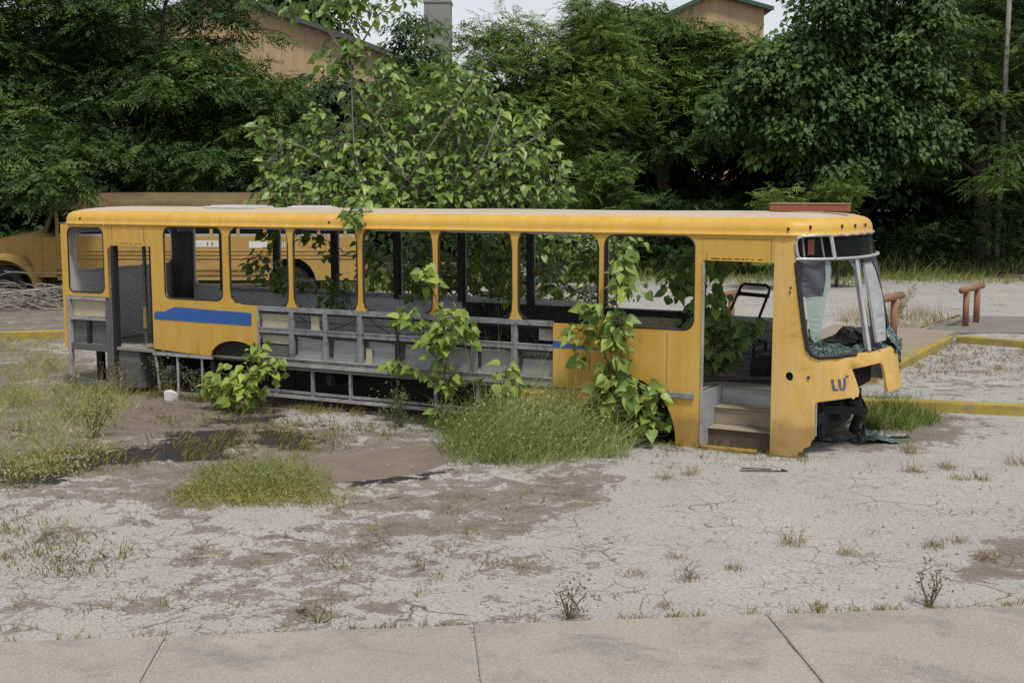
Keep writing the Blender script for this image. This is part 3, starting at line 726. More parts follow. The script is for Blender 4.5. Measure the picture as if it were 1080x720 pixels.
ru.tube([onfront(t, z, .0) for t, z in ((.069, 2.1), (.077, 1.75), (.085, 1.4), (.093, 1.18), (.105, 1.12), (.128, 1.09), (.19, 1.10), (.27, 1.12))], .028, 6)
ru.build('windscreen_rubber', M['rubber'], bus)
mu = MB()
top = Vector(onfront(.375, 2.13, .02)); bot = Vector(onfront(.335, 1.13, .02))
mu.tube([top, bot], .034, 4); mu.build('windscreen_mullion', M['alu'], bus)
mu = MB()
mu.tube([top + Vector((.0, .05, -.05)), top.lerp(bot, .4) + Vector((0, .065, 0)), bot + Vector((0, .06, .04))], [.03, .018, .03], 5); mu.build('windscreen_rubber', M['rubber'], bus)
# far post built as a strip in the windscreen surface to catch the sun
sheet('windscreen_post', [(XS + .445, 2.06), (XS + .57, 2.06), (XS + .555, 1.7), (XS + .475, 1.2), (XS + .405, 1.2), (XS + .43, 1.7)], [], lambda u, v, d: skin(u, v, .03 + d), .03, M['lining'], bus, (.02, .1), .06)
# sign box above the windscreen
sb = MB()
sec = [plan(t, 2.3, .12) for t in np.linspace(.08, .80, 18)]
V = [(x, y, z) for z in (2.12, 2.37) for x, y in sec]
V += [(10.55, .25, z) for z in (2.12, 2.37)] + [(10.55, 2.2, z) for z in (2.12, 2.37)]
n = 18
F = [(i, i + 1, n + i + 1, n + i) for i in range(n - 1)] + [tuple(list(range(n)) + [2 * n + 2, 2 * n])[::-1]]
sb.add(V, F); sb.build('sign_box', M['black'], bus)
sg = MB(); p0 = Vector(onfront(.135, 2.2, .09)); p1 = Vector(onfront(.17, 2.2, .09)); d = p1 - p0
sg.add([p0 + Vector((0, 0, -.02)), p1 + Vector((0, 0, -.02)), p1 + Vector((0, 0, .14)), p0 + Vector((0, 0, .14))], [(0, 1, 2, 3)]); 
o = sg.build('sign_plate', M['rustred'], bus)
for t in (.11, .215, .56): 
    sg = MB(); sg.tube([onfront(t, 2.14, .07), onfront(t, 2.37, .07)], .012, 5); sg.build('sign_bracket', M['frame'], bus)
# upper dark panes, broken lower panes
gl = MB()
ts = np.linspace(.255, .69, 16)
V = [onfront(t, z, .012) for z in (2.15, 2.375) for t in ts]; gl.add(V, [(i, i + 1, 17 + i, 16 + i) for i in range(15)])
gl.build('windscreen_glass', M['darkglass'], bus)
sheet('window_film', [(XS + .082, 2.115), (XS + .086, 1.74), (XS + .11, 1.70), (XS + .17, 1.72), (XS + .20, 1.80), (XS + .225, 1.95), (XS + .24, 2.115)], [], lambda u, v, d: skin(u, v, .03 + d + .012 * math.sin(v * 17 + u * 60)), .004, M['cloth'], bus, (.02, .06), .05)
sheet('glass_shard', [(XS + .10, 1.72), (XS + .106, 1.3), (XS + .12, 1.24), (XS + .14, 1.28), (XS + .16, 1.5), (XS + .185, 1.73), (XS + .21, 1.84), (XS + .228, 2.11), (XS + .205, 2.11), (XS + .19, 1.9), (XS + .17, 1.74)], [], lambda u, v, d: skin(u, v, .018 + d), .004, M['shard'], bus, (.02, .06), .05)
sheet('glass_shard', [(XS + .33, 2.11), (XS + .36, 1.97), (XS + .372, 1.80), (XS + .385, 1.92), (XS + .40, 1.99), (XS + .41, 2.11)], [], lambda u, v, d: skin(u, v, .018 + d), .004, M['glass'], bus, (.02, .06), .05)
sheet('glass_shard', [(XS + .50, 2.11), (XS + .535, 1.98), (XS + .55, 1.74), (XS + .572, 1.9), (XS + .60, 2.03), (XS + .62, 2.11)], [], lambda u, v, d: skin(u, v, .018 + d), .004, M['cloth'], bus, (.02, .06), .05)
# crushed laminated glass lying along the windscreen base and draped over the far corner
def crumple(name, us, vs, fn, mat, amp, parent=bus):
    V = []; nu, nv = len(us), len(vs)
    for u in us:
        for v in vs:
            p = np.array(fn(u, v)); V.append(p + rng.normal(0, amp, 3))
    F = [(i * nv + j, (i + 1) * nv + j, (i + 1) * nv + j + 1, i * nv + j + 1) for i in range(nu - 1) for j in range(nv - 1)]
    return MB().add(V, F).build(name, mat, parent)
def lay(u, v):
    x, y = plan(u, 1.1, .02 + v * .55); return (x, y, 1.11 + .035 * math.sin(u * 23 + v * 5) * (1 - v) + .05 * v + .015 * math.sin(u * 41))
crumple('crushed_glass', np.linspace(.13, .62, 70), np.linspace(0, 1, 10), lay, M['teal'], .013)
crumple('crushed_glass', np.linspace(.095, .155, 12), np.linspace(0, 1, 14), lambda u, v: (*plan(u, 1.15, .03 + .02 * v), 1.10 + .30 * v * (1 - (u - .095) * 9)), M['teal'], .008)
def drape(u, v):
    x, y = plan(.50 + .12 * u, 1.1, -.02 + .25 * max(0, v - .5)); return (x, y, .93 + .36 * v - .22 * (1 - u) * (1 - v) * 0 + .03 * math.sin(u * 9))
crumple('crushed_glass', np.linspace(0, 1, 16), np.linspace(.25, 1, 14), drape, M['teal'], .014)
crumple('crushed_glass', np.linspace(0, 1, 8), np.linspace(0, 1, 14), lambda u, v: (*plan(.545 + .035 * u, 1.0, -.02), .78 + .38 * v), M['teal'], .010)
crumple('torn_trim', np.linspace(0, 1, 12), np.linspace(0, 1, 8), lambda u, v: (10.95 + .3 * v, .75 + .65 * u, 1.13 + .16 * math.sin(u * 3.1) * math.sin(v * 3.1) + .05), M['black'], .02)
part_ = MB(); part_.box(11.0, 11.25, .75, 1.75, .64, 1.02); part_.build('nose_hole_dark', M['black'], bus)  # black box added behind the nose hole to make it dark
# dash, behind the windscreen base
da = MB(); da.box(10.62, 11.2, .35, 2.2, .95, 1.09, bev=.04); da.build('dashboard', M['innerdark'], bus)

# -------- exposed framework on the near side
def part_box(name, mat, *boxes, parent=bus, bev=0.0):
    m = MB()
    for b in boxes: m.box(*b, bev=bev)
    return m.build(name, mat, parent)
for z0, z1, mat, y0 in ((1.275, 1.335, 'frame', .0), (.985, 1.035, 'frame', .006), (.56, .61, 'framepale', -.01), (.615, .650, 'frame', .012)):
    part_box('frame_rail', M[mat], (3.58, 7.925, y0, y0 + .05, z0, z1))
part_box('frame_rail', M['black'], (3.58, 7.925, .02, .06, 1.245, 1.273))  # black strips here and below paint the dark line under each rail
part_box('frame_rail', M['black'], (3.58, 7.925, .012, .05, .962, .983)); part_box('frame_rail', M['frame'], (3.58, 7.925, .0, .03, 1.042, 1.058))
part_box('frame_rail', M['framepale'], (3.58, 7.925, -.008, .03, .652, .668)); part_box('frame_rail', M['wood'], (3.58, 7.925, .0, .05, .515, .553))
part_box('frame_rail', M['framepale'], (3.62, 7.9, .0, .06, .135, .175)); part_box('frame_rail', M['frame'], (3.62, 7.9, .02, .07, .195, .225))
for x, w, mat in ((4.12, .05, 'frame'), (4.66, .045, 'frame'), (5.20, .05, 'frame'), (5.76, .04, 'black'), (6.32, .045, 'frame'), (6.87, .045, 'frame'), (7.42, .05, 'frame')):
    m_ = MB(); m_.box(x - w, x - w * .25, .008, .045, .652, 1.272, 0); m_.box(x - w * .2, x + w * .6, -.006, .04, .652, 1.272, 0)
    m_.build('frame_post', M[mat], bus)
for x in (3.83, 4.42, 5.02, 5.74, 6.3, 6.9, 7.4): part_box('frame_post', M['black'] if x > 5.5 and x < 6 else M['frame'], (x - .02, x + .02, .022, .06, .176, .558))
# inner side panels behind the frame
for x0, x1, z0, z1, mat in ((3.6, 4.07, 1.04, 1.235, 'cream'), (3.6, 4.07, .84, .975, 'cream'), (4.40, 4.53, 1.04, 1.24, 'cream'), (5.255, 5.345, .655, .86, 'cream'), (7.72, 7.92, 1.10, 1.24, 'framepale'),
                            (3.6, 4.07, .66, .82, 'wood')):
    part_box('backing_board', M[mat], (x0, x1, .052, .064, z0, z1))
for x0, x1, z1 in ((4.15, 4.60, .93), (4.72, 5.14, .93), (5.26, 5.70, .935), (5.82, 6.27, .94), (6.38, 6.82, .94), (6.92, 7.36, .95), (7.47, 7.92, .86)):
    zz = random.uniform(-.012, .012); m_ = MB(); m_.add([(x0, .085, .645), (x1, .085, .645), (x1, .082, z1 + zz), (x0 + random.uniform(0, .02), .088, z1 - zz), (x0, .10, .645), (x1, .10, .645), (x1, .097, z1 + zz), (x0 + .005, .103, z1 - zz)], [(0, 1, 2, 3), (7, 6, 5, 4), (0, 4, 5, 1), (1, 5, 6, 2), (2, 6, 7, 3), (3, 7, 4, 0)]); m_.build('backing_board', M['lining'], bus)
part_box('backing_board', M['wood'], (7.47, 7.92, .09, .10, .90, .98))
part_box('wheel_box_dark', M['black'], (2.72, 3.58, .075, .09, .56, .86)); part_box('wheel_box_dark', M['black'], (8.25, 9.53, .075, .09, .5, .76))  # black panels added so the arch openings look dark
for x0, x1, z0, dz in ((4.2, 5.1, 1.22, .14), (5.3, 6.2, 1.24, .20), (6.4, 7.3, 1.2, .12), (7.5, 7.9, 1.25, .16), (3.65, 4.05, .54, .2)):
    m_ = MB(); m_.tube([(x0 + (x1 - x0) * k / 8, .07 + .02 * math.sin(k), z0 - dz * 4 * (k / 8) * (1 - k / 8) + random.uniform(-.012, .012)) for k in range(9)], .006, 4); m_.build('loose_wire', M['black'], bus)
# black panels added to keep the bays dark, wheel boxes, chassis
part_box('bay_shade_panel', M['black'], (3.6, 7.9, .75, .78, .08, .56)); part_box('bay_shade_panel', M['black'], (1.75, 3.6, 1.0, 1.03, .05, .56))
part_box('wheel_box_dark', M['black'], (8.25, 9.5, .75, .8, .02, .72), (8.22, 8.25, .04, .8, .28, .72), (9.5, 9.53, .04, .8, .0, .6), (8.25, 9.5, .04, .75, .735, .75))
part_box('wheel_box_dark', M['black'], (2.74, 3.58, .75, .8, .02, .84), (2.70, 2.735, .04, .8, .3, .6), (2.74, 3.58, .04, .75, .845, .86))
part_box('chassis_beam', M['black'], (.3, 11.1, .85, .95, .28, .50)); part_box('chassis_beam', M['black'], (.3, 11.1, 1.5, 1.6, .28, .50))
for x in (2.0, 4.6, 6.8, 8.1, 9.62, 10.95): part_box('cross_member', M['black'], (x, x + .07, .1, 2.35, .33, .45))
part_box('far_skirt_block', [M['innerdark'], M['innerdark']], (.4, 10.4, W - .03, W, .06, .60))  # unseen skirt added so the underside stays dark
m_ = MB(); m_.tube([(11.25, .9, .55), (11.3, 1.0, .35), (11.22, 1.1, .14)], .07, 7); m_.tube([(10.9, .5, .45), (11.35, 1.0, .40), (11.1, 1.7, .45)], .05, 6); m_.box(10.75, 11.0, .5, 1.9, .12, .5, bev=.03); m_.build('steering_linkage', M['black'], bus)
m_ = MB(); tor = []
for k in range(16):
    a = 2 * math.pi * k / 16
    tor.append((11.3 + .02, 1.0 + .10 * math.cos(a), .16 + .10 * math.sin(a)))
m_.tube(tor + [tor[0]], .022, 5, cap=False); m_.build('hub_ring', M['black'], bus)

# -------- rear corner: bare frame under the rear side window, with its legs
part_box('frame_post', M['framepale'], (.075, .13, -.005, .05, .14, 1.34)); 
m_ = MB(); m_.box(.83, .90, -.004, .05, .13, 1.31); m_.box(.905, .96, .0, .06, .12, 2.05); m_.build('frame_post', M['wood'], bus)
part_box('door_jamb', M['black'], (.962, 1.01, .0, .10, .14, 2.08))
part_box('frame_rail', M['framepale'], (.132, .828, .0, .05, 1.295, 1.335)); part_box('frame_rail', M['framepale'], (.132, .828, .0, .05, 1.0, 1.035)); part_box('frame_rail', M['wood'], (.132, .828, -.006, .05, .56, .66))
part_box('backing_board', M['cream'], (.132, .80, .055, .066, 1.05, 1.29)); part_box('backing_board', M['wood'], (.132, .82, .055, .066, .665, .998))
part_box('frame_post', M['black'], (.44, .50, .01, .05, .665, .998)); part_box('frame_post', M['black'], (.36, .46, .25, .33, .08, .56))
m_ = MB(); m_.obox((.55, -.02, .10), (.46, .0, -.035), (0, .02, 0), (0, 0, .045)); m_.build('loose_board', M['wood'], bus)
# rear doorway: step box, floor edge, pole
m_ = MB(); m_.box(1.02, 1.42, .03, .5, .06, .585, bev=.01); m_.build('step_box', M['wood'], bus)
part_box('door_floor', M['floor'], (1.02, 1.72, .0, .8, .60, .64)); part_box('door_floor', M['step'], (1.5, 1.74, .06, .6, .66, .70))
m_ = MB(); m_.box(1.40, 1.58, .30, .40, .30, 2.30, bev=.008); m_.build('door_post', M['innerdark'], bus)
m_ = MB(); m_.box(1.27, 1.31, .30, .34, .66, 2.30); m_.build('door_rail', M['wood'], bus)
m_ = MB(); m_.box(1.275, 1.325, .28, .297, .9, 1.2); m_.build('door_rail', M['kerb'], bus)
m_ = MB(); m_.box(1.80, 1.86, .06, .12, .62, 2.34); m_.build('door_post', M['inner'], bus)
# under the rear panel
part_box('frame_rail', M['framepale'], (1.70, 2.75, -.008, .05, .57, .612))
for x, dx in ((1.73, .06), (2.13, .0), (2.57, -.01)):
    m_ = MB(); m_.tube([(x, .02, .568), (x + dx * .6, .02, .3), (x + dx, .02, .02)], [.02, .017, .02], 5); m_.build('frame_post', M['framepale'], bus)
part_box('frame_rail', M['framepale'], (1.78, 2.74, .0, .05, .03, .07))

# -------- inside
sheet('rear_wall', [(.06, .58), (W - .06, .58), (W - .06, 2.372), (.06, 2.372)], [rrect(.20, 2.26, 1.68, 2.28, .16, 6)], lambda u, v, d: (.012 + .035 - d, u, v), .035, [M['inner'], M['yellow']], bus)
m_ = MB(); P = [(.055, a, b) for a, b in rrect(.215, 2.245, 1.695, 2.265, .15, 6)]; m_.tube(P + [P[0]], .018, 5, cap=False); m_.build('window_seal', M['white'], bus)
far_holes = [rrect(a, b, 1.36, 2.34, .09) for a, b in ((1.03, 2.0), (2.08, 3.09), (3.17, 4.2), (4.29, 5.29), (5.37, 6.39), (6.47, 7.5))]
sheet('far_side', [(.0, .58), (10.3, .58), (10.3, 1.25), (8.75, 1.26), (8.72, 1.29), (7.58, 1.29), (7.58, 2.372), (.0, 2.372)], [rrect(.37, .95, 1.36, 2.34, .09)] + far_holes,
      lambda u, v, d: (u, W - .035 + d, v), .035, [M['inner'], M['yellow']], bus)
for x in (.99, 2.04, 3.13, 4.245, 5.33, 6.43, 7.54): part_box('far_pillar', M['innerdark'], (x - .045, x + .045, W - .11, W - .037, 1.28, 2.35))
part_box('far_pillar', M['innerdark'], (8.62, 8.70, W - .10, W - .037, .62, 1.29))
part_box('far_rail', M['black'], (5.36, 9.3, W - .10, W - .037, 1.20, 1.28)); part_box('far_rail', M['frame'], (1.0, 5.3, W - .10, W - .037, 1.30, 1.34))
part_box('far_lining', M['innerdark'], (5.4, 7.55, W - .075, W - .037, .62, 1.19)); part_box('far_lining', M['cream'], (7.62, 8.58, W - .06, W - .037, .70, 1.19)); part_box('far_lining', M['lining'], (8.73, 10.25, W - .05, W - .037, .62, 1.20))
for z in (.78, .93, 1.08): part_box('far_seam', M['black'], (8.75, 10.25, W - .056, W - .051, z, z + .008))
for z in (.85, 1.05): part_box('far_seam', M['black'], (1.0, 5.3, W - .044, W - .038, z, z + .006))
m_ = MB(); m_.box(.14, .34, 2.15, 2.40, .62, 2.2, bev=.01); m_.build('rear_cabinet', M['innerdark'], bus)
part_box('floor', M['floor'], (.05, 9.70, .105, W - .04, .59, .625), (9.70, 10.6, .80, W - .04, .59, .625), (1.75, 3.5, .07, .105, .59, .625))
m_ = MB(); m_.add([(9.6, .95, .631), (10.45, .95, .631), (10.5, 1.45, .631), (9.9, 1.6, .631)], [(0, 1, 2, 3)]); m_.build('floor_hole_patch', M['black'], bus)  # black patches laid flat, painting the dark of floor holes
m_ = MB(); m_.add([(9.0, .3, .631), (9.6, .25, .631), (9.65, .5, .631), (9.1, .62, .631)], [(0, 1, 2, 3)]); m_.build('floor_hole_patch', M['black'], bus)
m_ = MB(); m_.obox((9.85, 1.1, .65), (.55, .28, .0), (-.03, .06, 0), (0, 0, .012)); m_.build('floor_plank', M['wood'], bus)
m_ = MB(); m_.tube([(5.6, 2.32, 1.25), (5.85, 2.25, .95), (6.3, 2.2, .8), (7.0, 2.25, .78)], .03, 6); m_.tube([(4.9, 1.6, .66), (5.2, 1.6, .84), (5.7, 1.65, .86), (5.9, 1.7, .68)], .07, 7); m_.build('loose_hose', M['black'], bus)
# front steps
def step(x0, x1, y0, y1, z0, z1, mt, mr):
    r_ = MB(); r_.box(x0, x1, y0, y0 + .02, z0, z1 - .021); r_.build('step_riser', mr, bus)
    t_ = MB(); t_.box(x0, x1, y0 - .025, y1, z1 - .02, z1, bev=.006); t_.build('step_tread', mt, bus)
step(9.79, 10.55, .20, .42, .0, .215, M['step'], M['stepdark'])
step(9.79, 10.55, .42, .66, .217, .42, M['step'], M['step'])
step(9.79, 10.55, .66, .80, .422, .625, M['floor'], M['lining'])
part_box('step_side', M['lining'], (9.757, 9.787, .036, .80, .02, .63))
m_ = MB(); m_.box(9.77, 10.40, -.02, .05, .0, .035, bev=.006); m_.build('door_sill', M['yellow'], bus)

# -------- loose things on and in the bus (top level)
t = empty('roof_beam', bw(10.64, 1.1, 2.618), 'red oxide painted plank lying across the front of the bus roof', 'beam', None, -YAW + R(4))
m_ = MB(); m_.box(-.44, .44, -.09, .09, .005, .085, bev=.006); m_.build('plank', M['rustred'], t)
m_ = MB(); m_.box(-.44, .445, -.095, .095, .086, .104); m_.build('plank_top', M['rustpale'], t)  # top layer in a paler red than the plank
for (x, y, l_, lab) in ((2.55, .9, .42, 'pale sheet metal flap lying on the rear of the bus roof'), (3.75, 1.0, .24, 'small pale vent lid on the bus roof among the tree leaves')):
    m_ = MB(); m_.box(-l_, l_, -.25, .25, .0, .03, bev=.008); m_.box(-l_ * .8, l_ * .8, -.2, .2, .03, .045)
    o = m_.build('roof_hatch', M['white'], None, loc=bw(x, y, 2.608)); o.rotation_euler = (0, 0, -YAW); tag(o, lab, 'hatch')
t = empty('seat_frame', bw(9.62, 1.75, .625), 'black tubular seat frame standing inside the front doorway', 'seat frame', None, -YAW)
def tb(name, pts, r, mat='black', par=t): m_ = MB(); m_.tube(pts, r, 7); return m_.build(name, M[mat], par)
tb('back_hoop', [(-.22, -.12, .42), (-.03, .1, 1.0), (-.01, .12, 1.06), (.03, .12, 1.09), (.31, .12, 1.08), (.35, .12, 1.05), (.35, .10, 1.0), (.17, -.12, .36)], .018)
tb('back_rail', [(-.03, .10, .97), (.35, .10, .95)], .026)
tb('seat_base', [(-.3, -.15, .38), (.25, -.15, .36), (.25, .35, .36), (-.3, .35, .38), (-.3, -.15, .38)], .02)
for x, y in ((-.3, -.15), (.25, -.15), (.25, .35), (-.3, .35)): tb('leg', [(x, y, .37), (x, y, 0)], .018)
m_ = MB(); sect = [(-.28, 0), (-.28, .14), (-.24, .22), (-.15, .26), (.15, .26), (.24, .22), (.28, .14), (.28, 0)]
m_.add([(x, y, z) for y in (-.3, .3) for x, z in sect], [tuple(range(8)), tuple(range(15, 7, -1))] + [(i, i + 8, (i + 1) % 8 + 8, (i + 1) % 8) for i in range(8)])
o = m_.build('engine_cover', M['rubber'], None, loc=bw(10.05, 1.85, .626)); o.rotation_euler = (0, 0, -YAW + .3); tag(o, 'rounded black engine cover on the floor inside the front doorway', 'cover')

# ------------------------------------------------------------------ old school bus behind
SY = 33.0
def sx(px): return (px - 540) / FPX * SY
def sz(py): return at(540, py, SY)[2]
X0 = sx(60); X1 = sx(378)
sb_ = empty('school_bus', ((X0 + X1) / 2, SY + 1.2, 0), 'faded dusty yellow school bus with a bonnet parked under the left trees', 'school bus')
ox, oy = (X0 + X1) / 2, SY + 1.2
def SP_(mb, name, mat, smooth=False): 
    mb.v = [(p[0] - ox, p[1] - oy, p[2]) for p in mb.v]; return mb.build(name, mat, sb_, smooth)
wz0, wz1 = sz(248), sz(222)
arc_c = sx(308); wr = .62
bo = [(X0, .55), (arc_c - wr, .55)] + arc(arc_c, .45, wr, .68, 172, 8, 10) + [(arc_c + wr, .55), (X1, .55), (X1, wz0 - .02), (X0, wz0 - .02)]
sheet('body_side', bo, [], lambda u, v, d: (u - ox, SY + d - oy, v), .06, [M['busold'], M['innerdark']], sb_, (.5, .5))
for z in (sz(255) - .22, sz(268), sz(272), sz(285), sz(290), sz(300)):
    m_ = MB(); m_.box(X0, X1 if z > .95 else arc_c - .7, SY - .022, SY - .001, z - .022, z + .022, bev=.008); SP_(m_, 'rub_rail', M['busold'] if z > 1.0 else M['busoldroof'])
# window posts and panes
wx = X0; cols = [X0 + .55 + .69 * k for k in range(int((X1 - X0 - .6) / .69) + 1)]
xx = [X0] + cols + [X1]
for x in xx:
    m_ = MB(); m_.box(x - .04 + (.04 if x == X0 else 0) - (.04 if x == X1 else 0), x + .04 + (.04 if x == X0 else 0) - (.04 if x == X1 else 0), SY, SY + .05, wz0 - .02, wz1); SP_(m_, 'window_post', M['busold'])
for a, b in zip(xx[:-1], xx[1:]):
    m_ = MB(); m_.box(a + .045, b - .045, SY + .025, SY + .035, wz0 - .02, wz1); SP_(m_, 'window_pane', M['darkglass'])
    m_ = MB(); m_.box(a + .045, b - .045, SY + .012, SY + .024, wz0 - .02, wz0 + .03); m_.box(a + .045, b - .045, SY + .012, SY + .024, (wz0 + wz1) / 2 - .015, (wz0 + wz1) / 2 + .015); SP_(m_, 'window_sash', M['alu'])
# roof: rounded
m_ = MB(); V = []; sec = [(-1.0 * 1.2 + 1.2 + 1.2 * (1 - math.cos(R(a))), wz1 + (sz(203) - wz1) * math.sin(R(a)) ** .55) for a in np.linspace(0, 180, 19)]
ends = [X0, X0 + .25, (X0 + X1) / 2, X1 - .25, X1]
for i, x in enumerate(ends):
    for y, z in sec: V.append((x, SY - .03 + y * 1.02, z - (.10 if i in (0, 4) else 0) * ((z - wz1) / .45)))
n = len(sec); F = [(i * n + k, (i + 1) * n + k, (i + 1) * n + k + 1, i * n + k + 1) for i in range(4) for k in range(n - 1)] + [tuple(range(n)), tuple(range(5 * n - 1, 4 * n - 1, -1))]
m_.add(V, F); SP_(m_, 'roof', M['busoldroof'], True)
m_ = MB(); m_.box(X0, X1, SY + 2.36, SY + 2.42, .55, wz1); SP_(m_, 'far_body_side', M['innerdark'])
m_ = MB(); m_.box(X0, X1, SY + .07, SY + 2.35, .5, .6); SP_(m_, 'floor', M['innerdark'])
m_ = MB(); m_.box(X1 - .06, X1 - .003, SY + .065, SY + 2.355, .605, wz1); SP_(m_, 'rear_end', M['busold'])
m_ = MB(); m_.box(X0 + .003, X0 + .06, SY + .065, SY + 2.355, .605, wz0 - .03); SP_(m_, 'bulkhead', M['busold'])
# windscreen with slanted post, bonnet, wing
m_ = MB(); m_.tube([(sx(48), SY + .06, sz(246)), (sx(57), SY + .06, sz(222))], .05, 5); SP_(m_, 'windscreen_post', M['busoldroof'])
m_ = MB(); m_.add([(sx(49), SY + .1, sz(246)), (sx(49), SY + 2.3, sz(246)), (sx(58), SY + 2.3, sz(221)), (sx(58), SY + .1, sz(221))], [(0, 1, 2, 3)]); SP_(m_, 'windscreen', M['darkglass'])
m_ = MB(); V = []; hx = [sx(-26), sx(-22), sx(5), sx(24), sx(30), sx(62)]
zt = [sz(262), sz(256), sz(250), sz(247), sz(245), sz(244)]
hs = [(-.05, 0), (-.02, .75), (.06, .93), (.25, 1.0), (1.1, 1.06), (1.95, 1.0), (2.14, .93), (2.22, .75), (2.25, 0)]
for x, z in zip(hx, zt):
    for y, k in hs:
        yy = 1.1 + (y - 1.1) * (.62 if x < sx(10) else (.72 if x < sx(26) else .95)); V.append((x, SY + .1 + yy, .75 + (z - .75) * k))
n = len(hs); F = [(i * n + k, (i + 1) * n + k, (i + 1) * n + k + 1, i * n + k + 1) for i in range(5) for k in range(n - 1)] + [tuple(range(n)), tuple(range(6 * n - 1, 5 * n - 1, -1))]
m_.add(V, F); SP_(m_, 'bonnet', M['busold'], True)
m_ = MB(); m_.box(sx(34), sx(60), SY - .01, SY + .05, .62, sz(250), bev=.01); SP_(m_, 'cowl_panel', M['busold'])
m_ = MB(); m_.box(sx(37), sx(45), SY - .03, SY - .012, sz(290), sz(256), bev=.006); SP_(m_, 'cowl_door', M['busold'])
# wing: arch shell around dark wheel space
fc = sx(2); V = []
for rr, yy in ((1.0, .0), (1.0, .55), (.83, .0)):
    for a in np.linspace(180, 0, 19):
        V.append((fc + rr * .98 * math.cos(R(a)), SY - .05 + yy, .28 + rr * .95 * math.sin(R(a))))
F = [(k, k + 1, 19 + k + 1, 19 + k) for k in range(18)] + [(k + 1, k, 38 + k, 38 + k + 1) for k in range(18)]
m_ = MB().add(V, F); SP_(m_, 'wing', M['busold'], True)
m_ = MB(); m_.box(fc - .8, fc + .8, SY + .5, SY + .55, .1, 1.2); SP_(m_, 'wheel_space', M['black'])
m_ = MB(); m_.box(arc_c - .65, arc_c + .65, SY + .5, SY + .55, .1, 1.2); SP_(m_, 'wheel_space', M['black'])
def wheel(cx, cy, r):
    m2 = MB(); P = [(0, r * .55), (.0, r * .93), (.06, r), (.20, r), (.26, r * .93), (.26, r * .55)]; V = []; n = 24
    for y, rr in P:
        for k in range(n): V.append((cx + rr * math.cos(2 * math.pi * k / n), cy + y, r + rr * math.sin(2 * math.pi * k / n)))
    m2.add(V, [(i * n + k, i * n + (k + 1) % n, (i + 1) * n + (k + 1) % n, (i + 1) * n + k) for i in range(5) for k in range(n)])
    w_ = SP_(m2, 'wheel', M['rubber'], True)
    m2 = MB(); V = []
    for y, rr in ((.05, r * .55), (.09, r * .3), (.04, r * .25), (.04, .01)):
        for k in range(n): V.append((cx - ox + rr * math.cos(2 * math.pi * k / n), cy - oy + y, r + rr * math.sin(2 * math.pi * k / n)))
    m2.add(V, [(i * n + k, i * n + (k + 1) % n, (i + 1) * n + (k + 1) % n, (i + 1) * n + k) for i in range(3) for k in range(n)])
    m2.build('rim', M['black'], w_)
wheel(fc, SY + .18, .46); wheel(arc_c, SY + .2, .46)
# white painted-out name panels and the letters that remain
def lettertxt(txt, px, py, h):
    cu = bpy.data.curves.new('t', 'FONT'); cu.body = txt; cu.size = h; cu.extrude = .002
    o = bpy.data.objects.new('t', cu); col.objects.link(o); bpy.context.view_layer.update()
    me = bpy.data.meshes.new_from_object(o.evaluated_get(bpy.context.evaluated_depsgraph_get())); bpy.data.objects.remove(o)
    r = link('letters', me, M['white'], sb_); r.location = (sx(px) - ox, SY - .006 - oy, sz(py)); r.rotation_euler = (R(90), 0, 0)
for a, b, c, d in ((200, 231, 253.5, 260.5), (263, 283, 254.5, 261.5)):
    m_ = MB(); m_.box(sx(a), sx(b), SY - .008, SY - .002, sz(d), sz(c)); SP_(m_, 'name_panel', M['white'])
for px in (203, 219, 224): 
    m_ = MB(); m_.box(sx(px), sx(px + 1.2), SY - .012, SY - .009, sz(259), sz(255)); SP_(m_, 'letter_mark', M['busoldroof'])
lettertxt('URA', 293, 261.5, .22)

# ------------------------------------------------------------------ buildings and tower
def gable(name, x0, x1, y0, y1, zl, zr, zp, xp, label, trim):
    t = empty(name, ((x0 + x1) / 2, (y0 + y1) / 2, 0), label, 'building'); cx, cy = (x0 + x1) / 2, (y0 + y1) / 2
    m_ = MB(); V = [(x0, 0), (x1, 0), (x1, zr), (xp, zp), (x0, zl)]
    VV = [(x - cx, y - cy, z) for y in (y0, y1) for x, z in V]
    m_.add(VV, [(0, 1, 2, 3, 4), (9, 8, 7, 6, 5), (0, 5, 6, 1), (1, 6, 7, 2), (4, 9, 5, 0)]); m_.build('wall', M['siding'], t)
    m_ = MB()
    for (xa, za), (xb, zb) in (((x0 - .5, zl - .5 * (zp - zl) / (xp - x0)), (xp, zp)), ((xp, zp), (x1 + .5, zr - .5 * (zp - zr) / (x1 - xp)))):
        V = [(xa - cx, y0 - .45 - cy, za + .03), (xb - cx, y0 - .45 - cy, zb + .03), (xb - cx, y1 + .4 - cy, zb + .03), (xa - cx, y1 + .4 - cy, za + .03)]
        V += [(a, b, c + .16) for a, b, c in V]
        m_.add(V, [(3, 2, 1, 0), (4, 5, 6, 7), (0, 1, 5, 4), (1, 2, 6, 5), (2, 3, 7, 6), (3, 0, 4, 7)])
    m_.build('roof', M['roofdark'], t)
    m_ = MB()
    for (xa, za), (xb, zb) in (((x0 - .5, zl - .5 * (zp - zl) / (xp - x0)), (xp, zp)), ((xp, zp), (x1 + .5, zr - .5 * (zp - zr) / (x1 - xp)))):
        V = [(xa - cx, y0 - .49 - cy, za - .06), (xb - cx, y0 - .49 - cy, zb - .06), (xb - cx, y0 - .49 - cy, zb + .12), (xa - cx, y0 - .49 - cy, za + .12)]
        V += [(a, b + .035, c) for a, b, c in V]
        m_.add(V, [(0, 1, 2, 3), (7, 6, 5, 4), (0, 4, 5, 1), (2, 6, 7, 3), (1, 5, 6, 2), (0, 3, 7, 4)])
    m_.build('barge_board', M[trim], t)
    return t
BY = 62
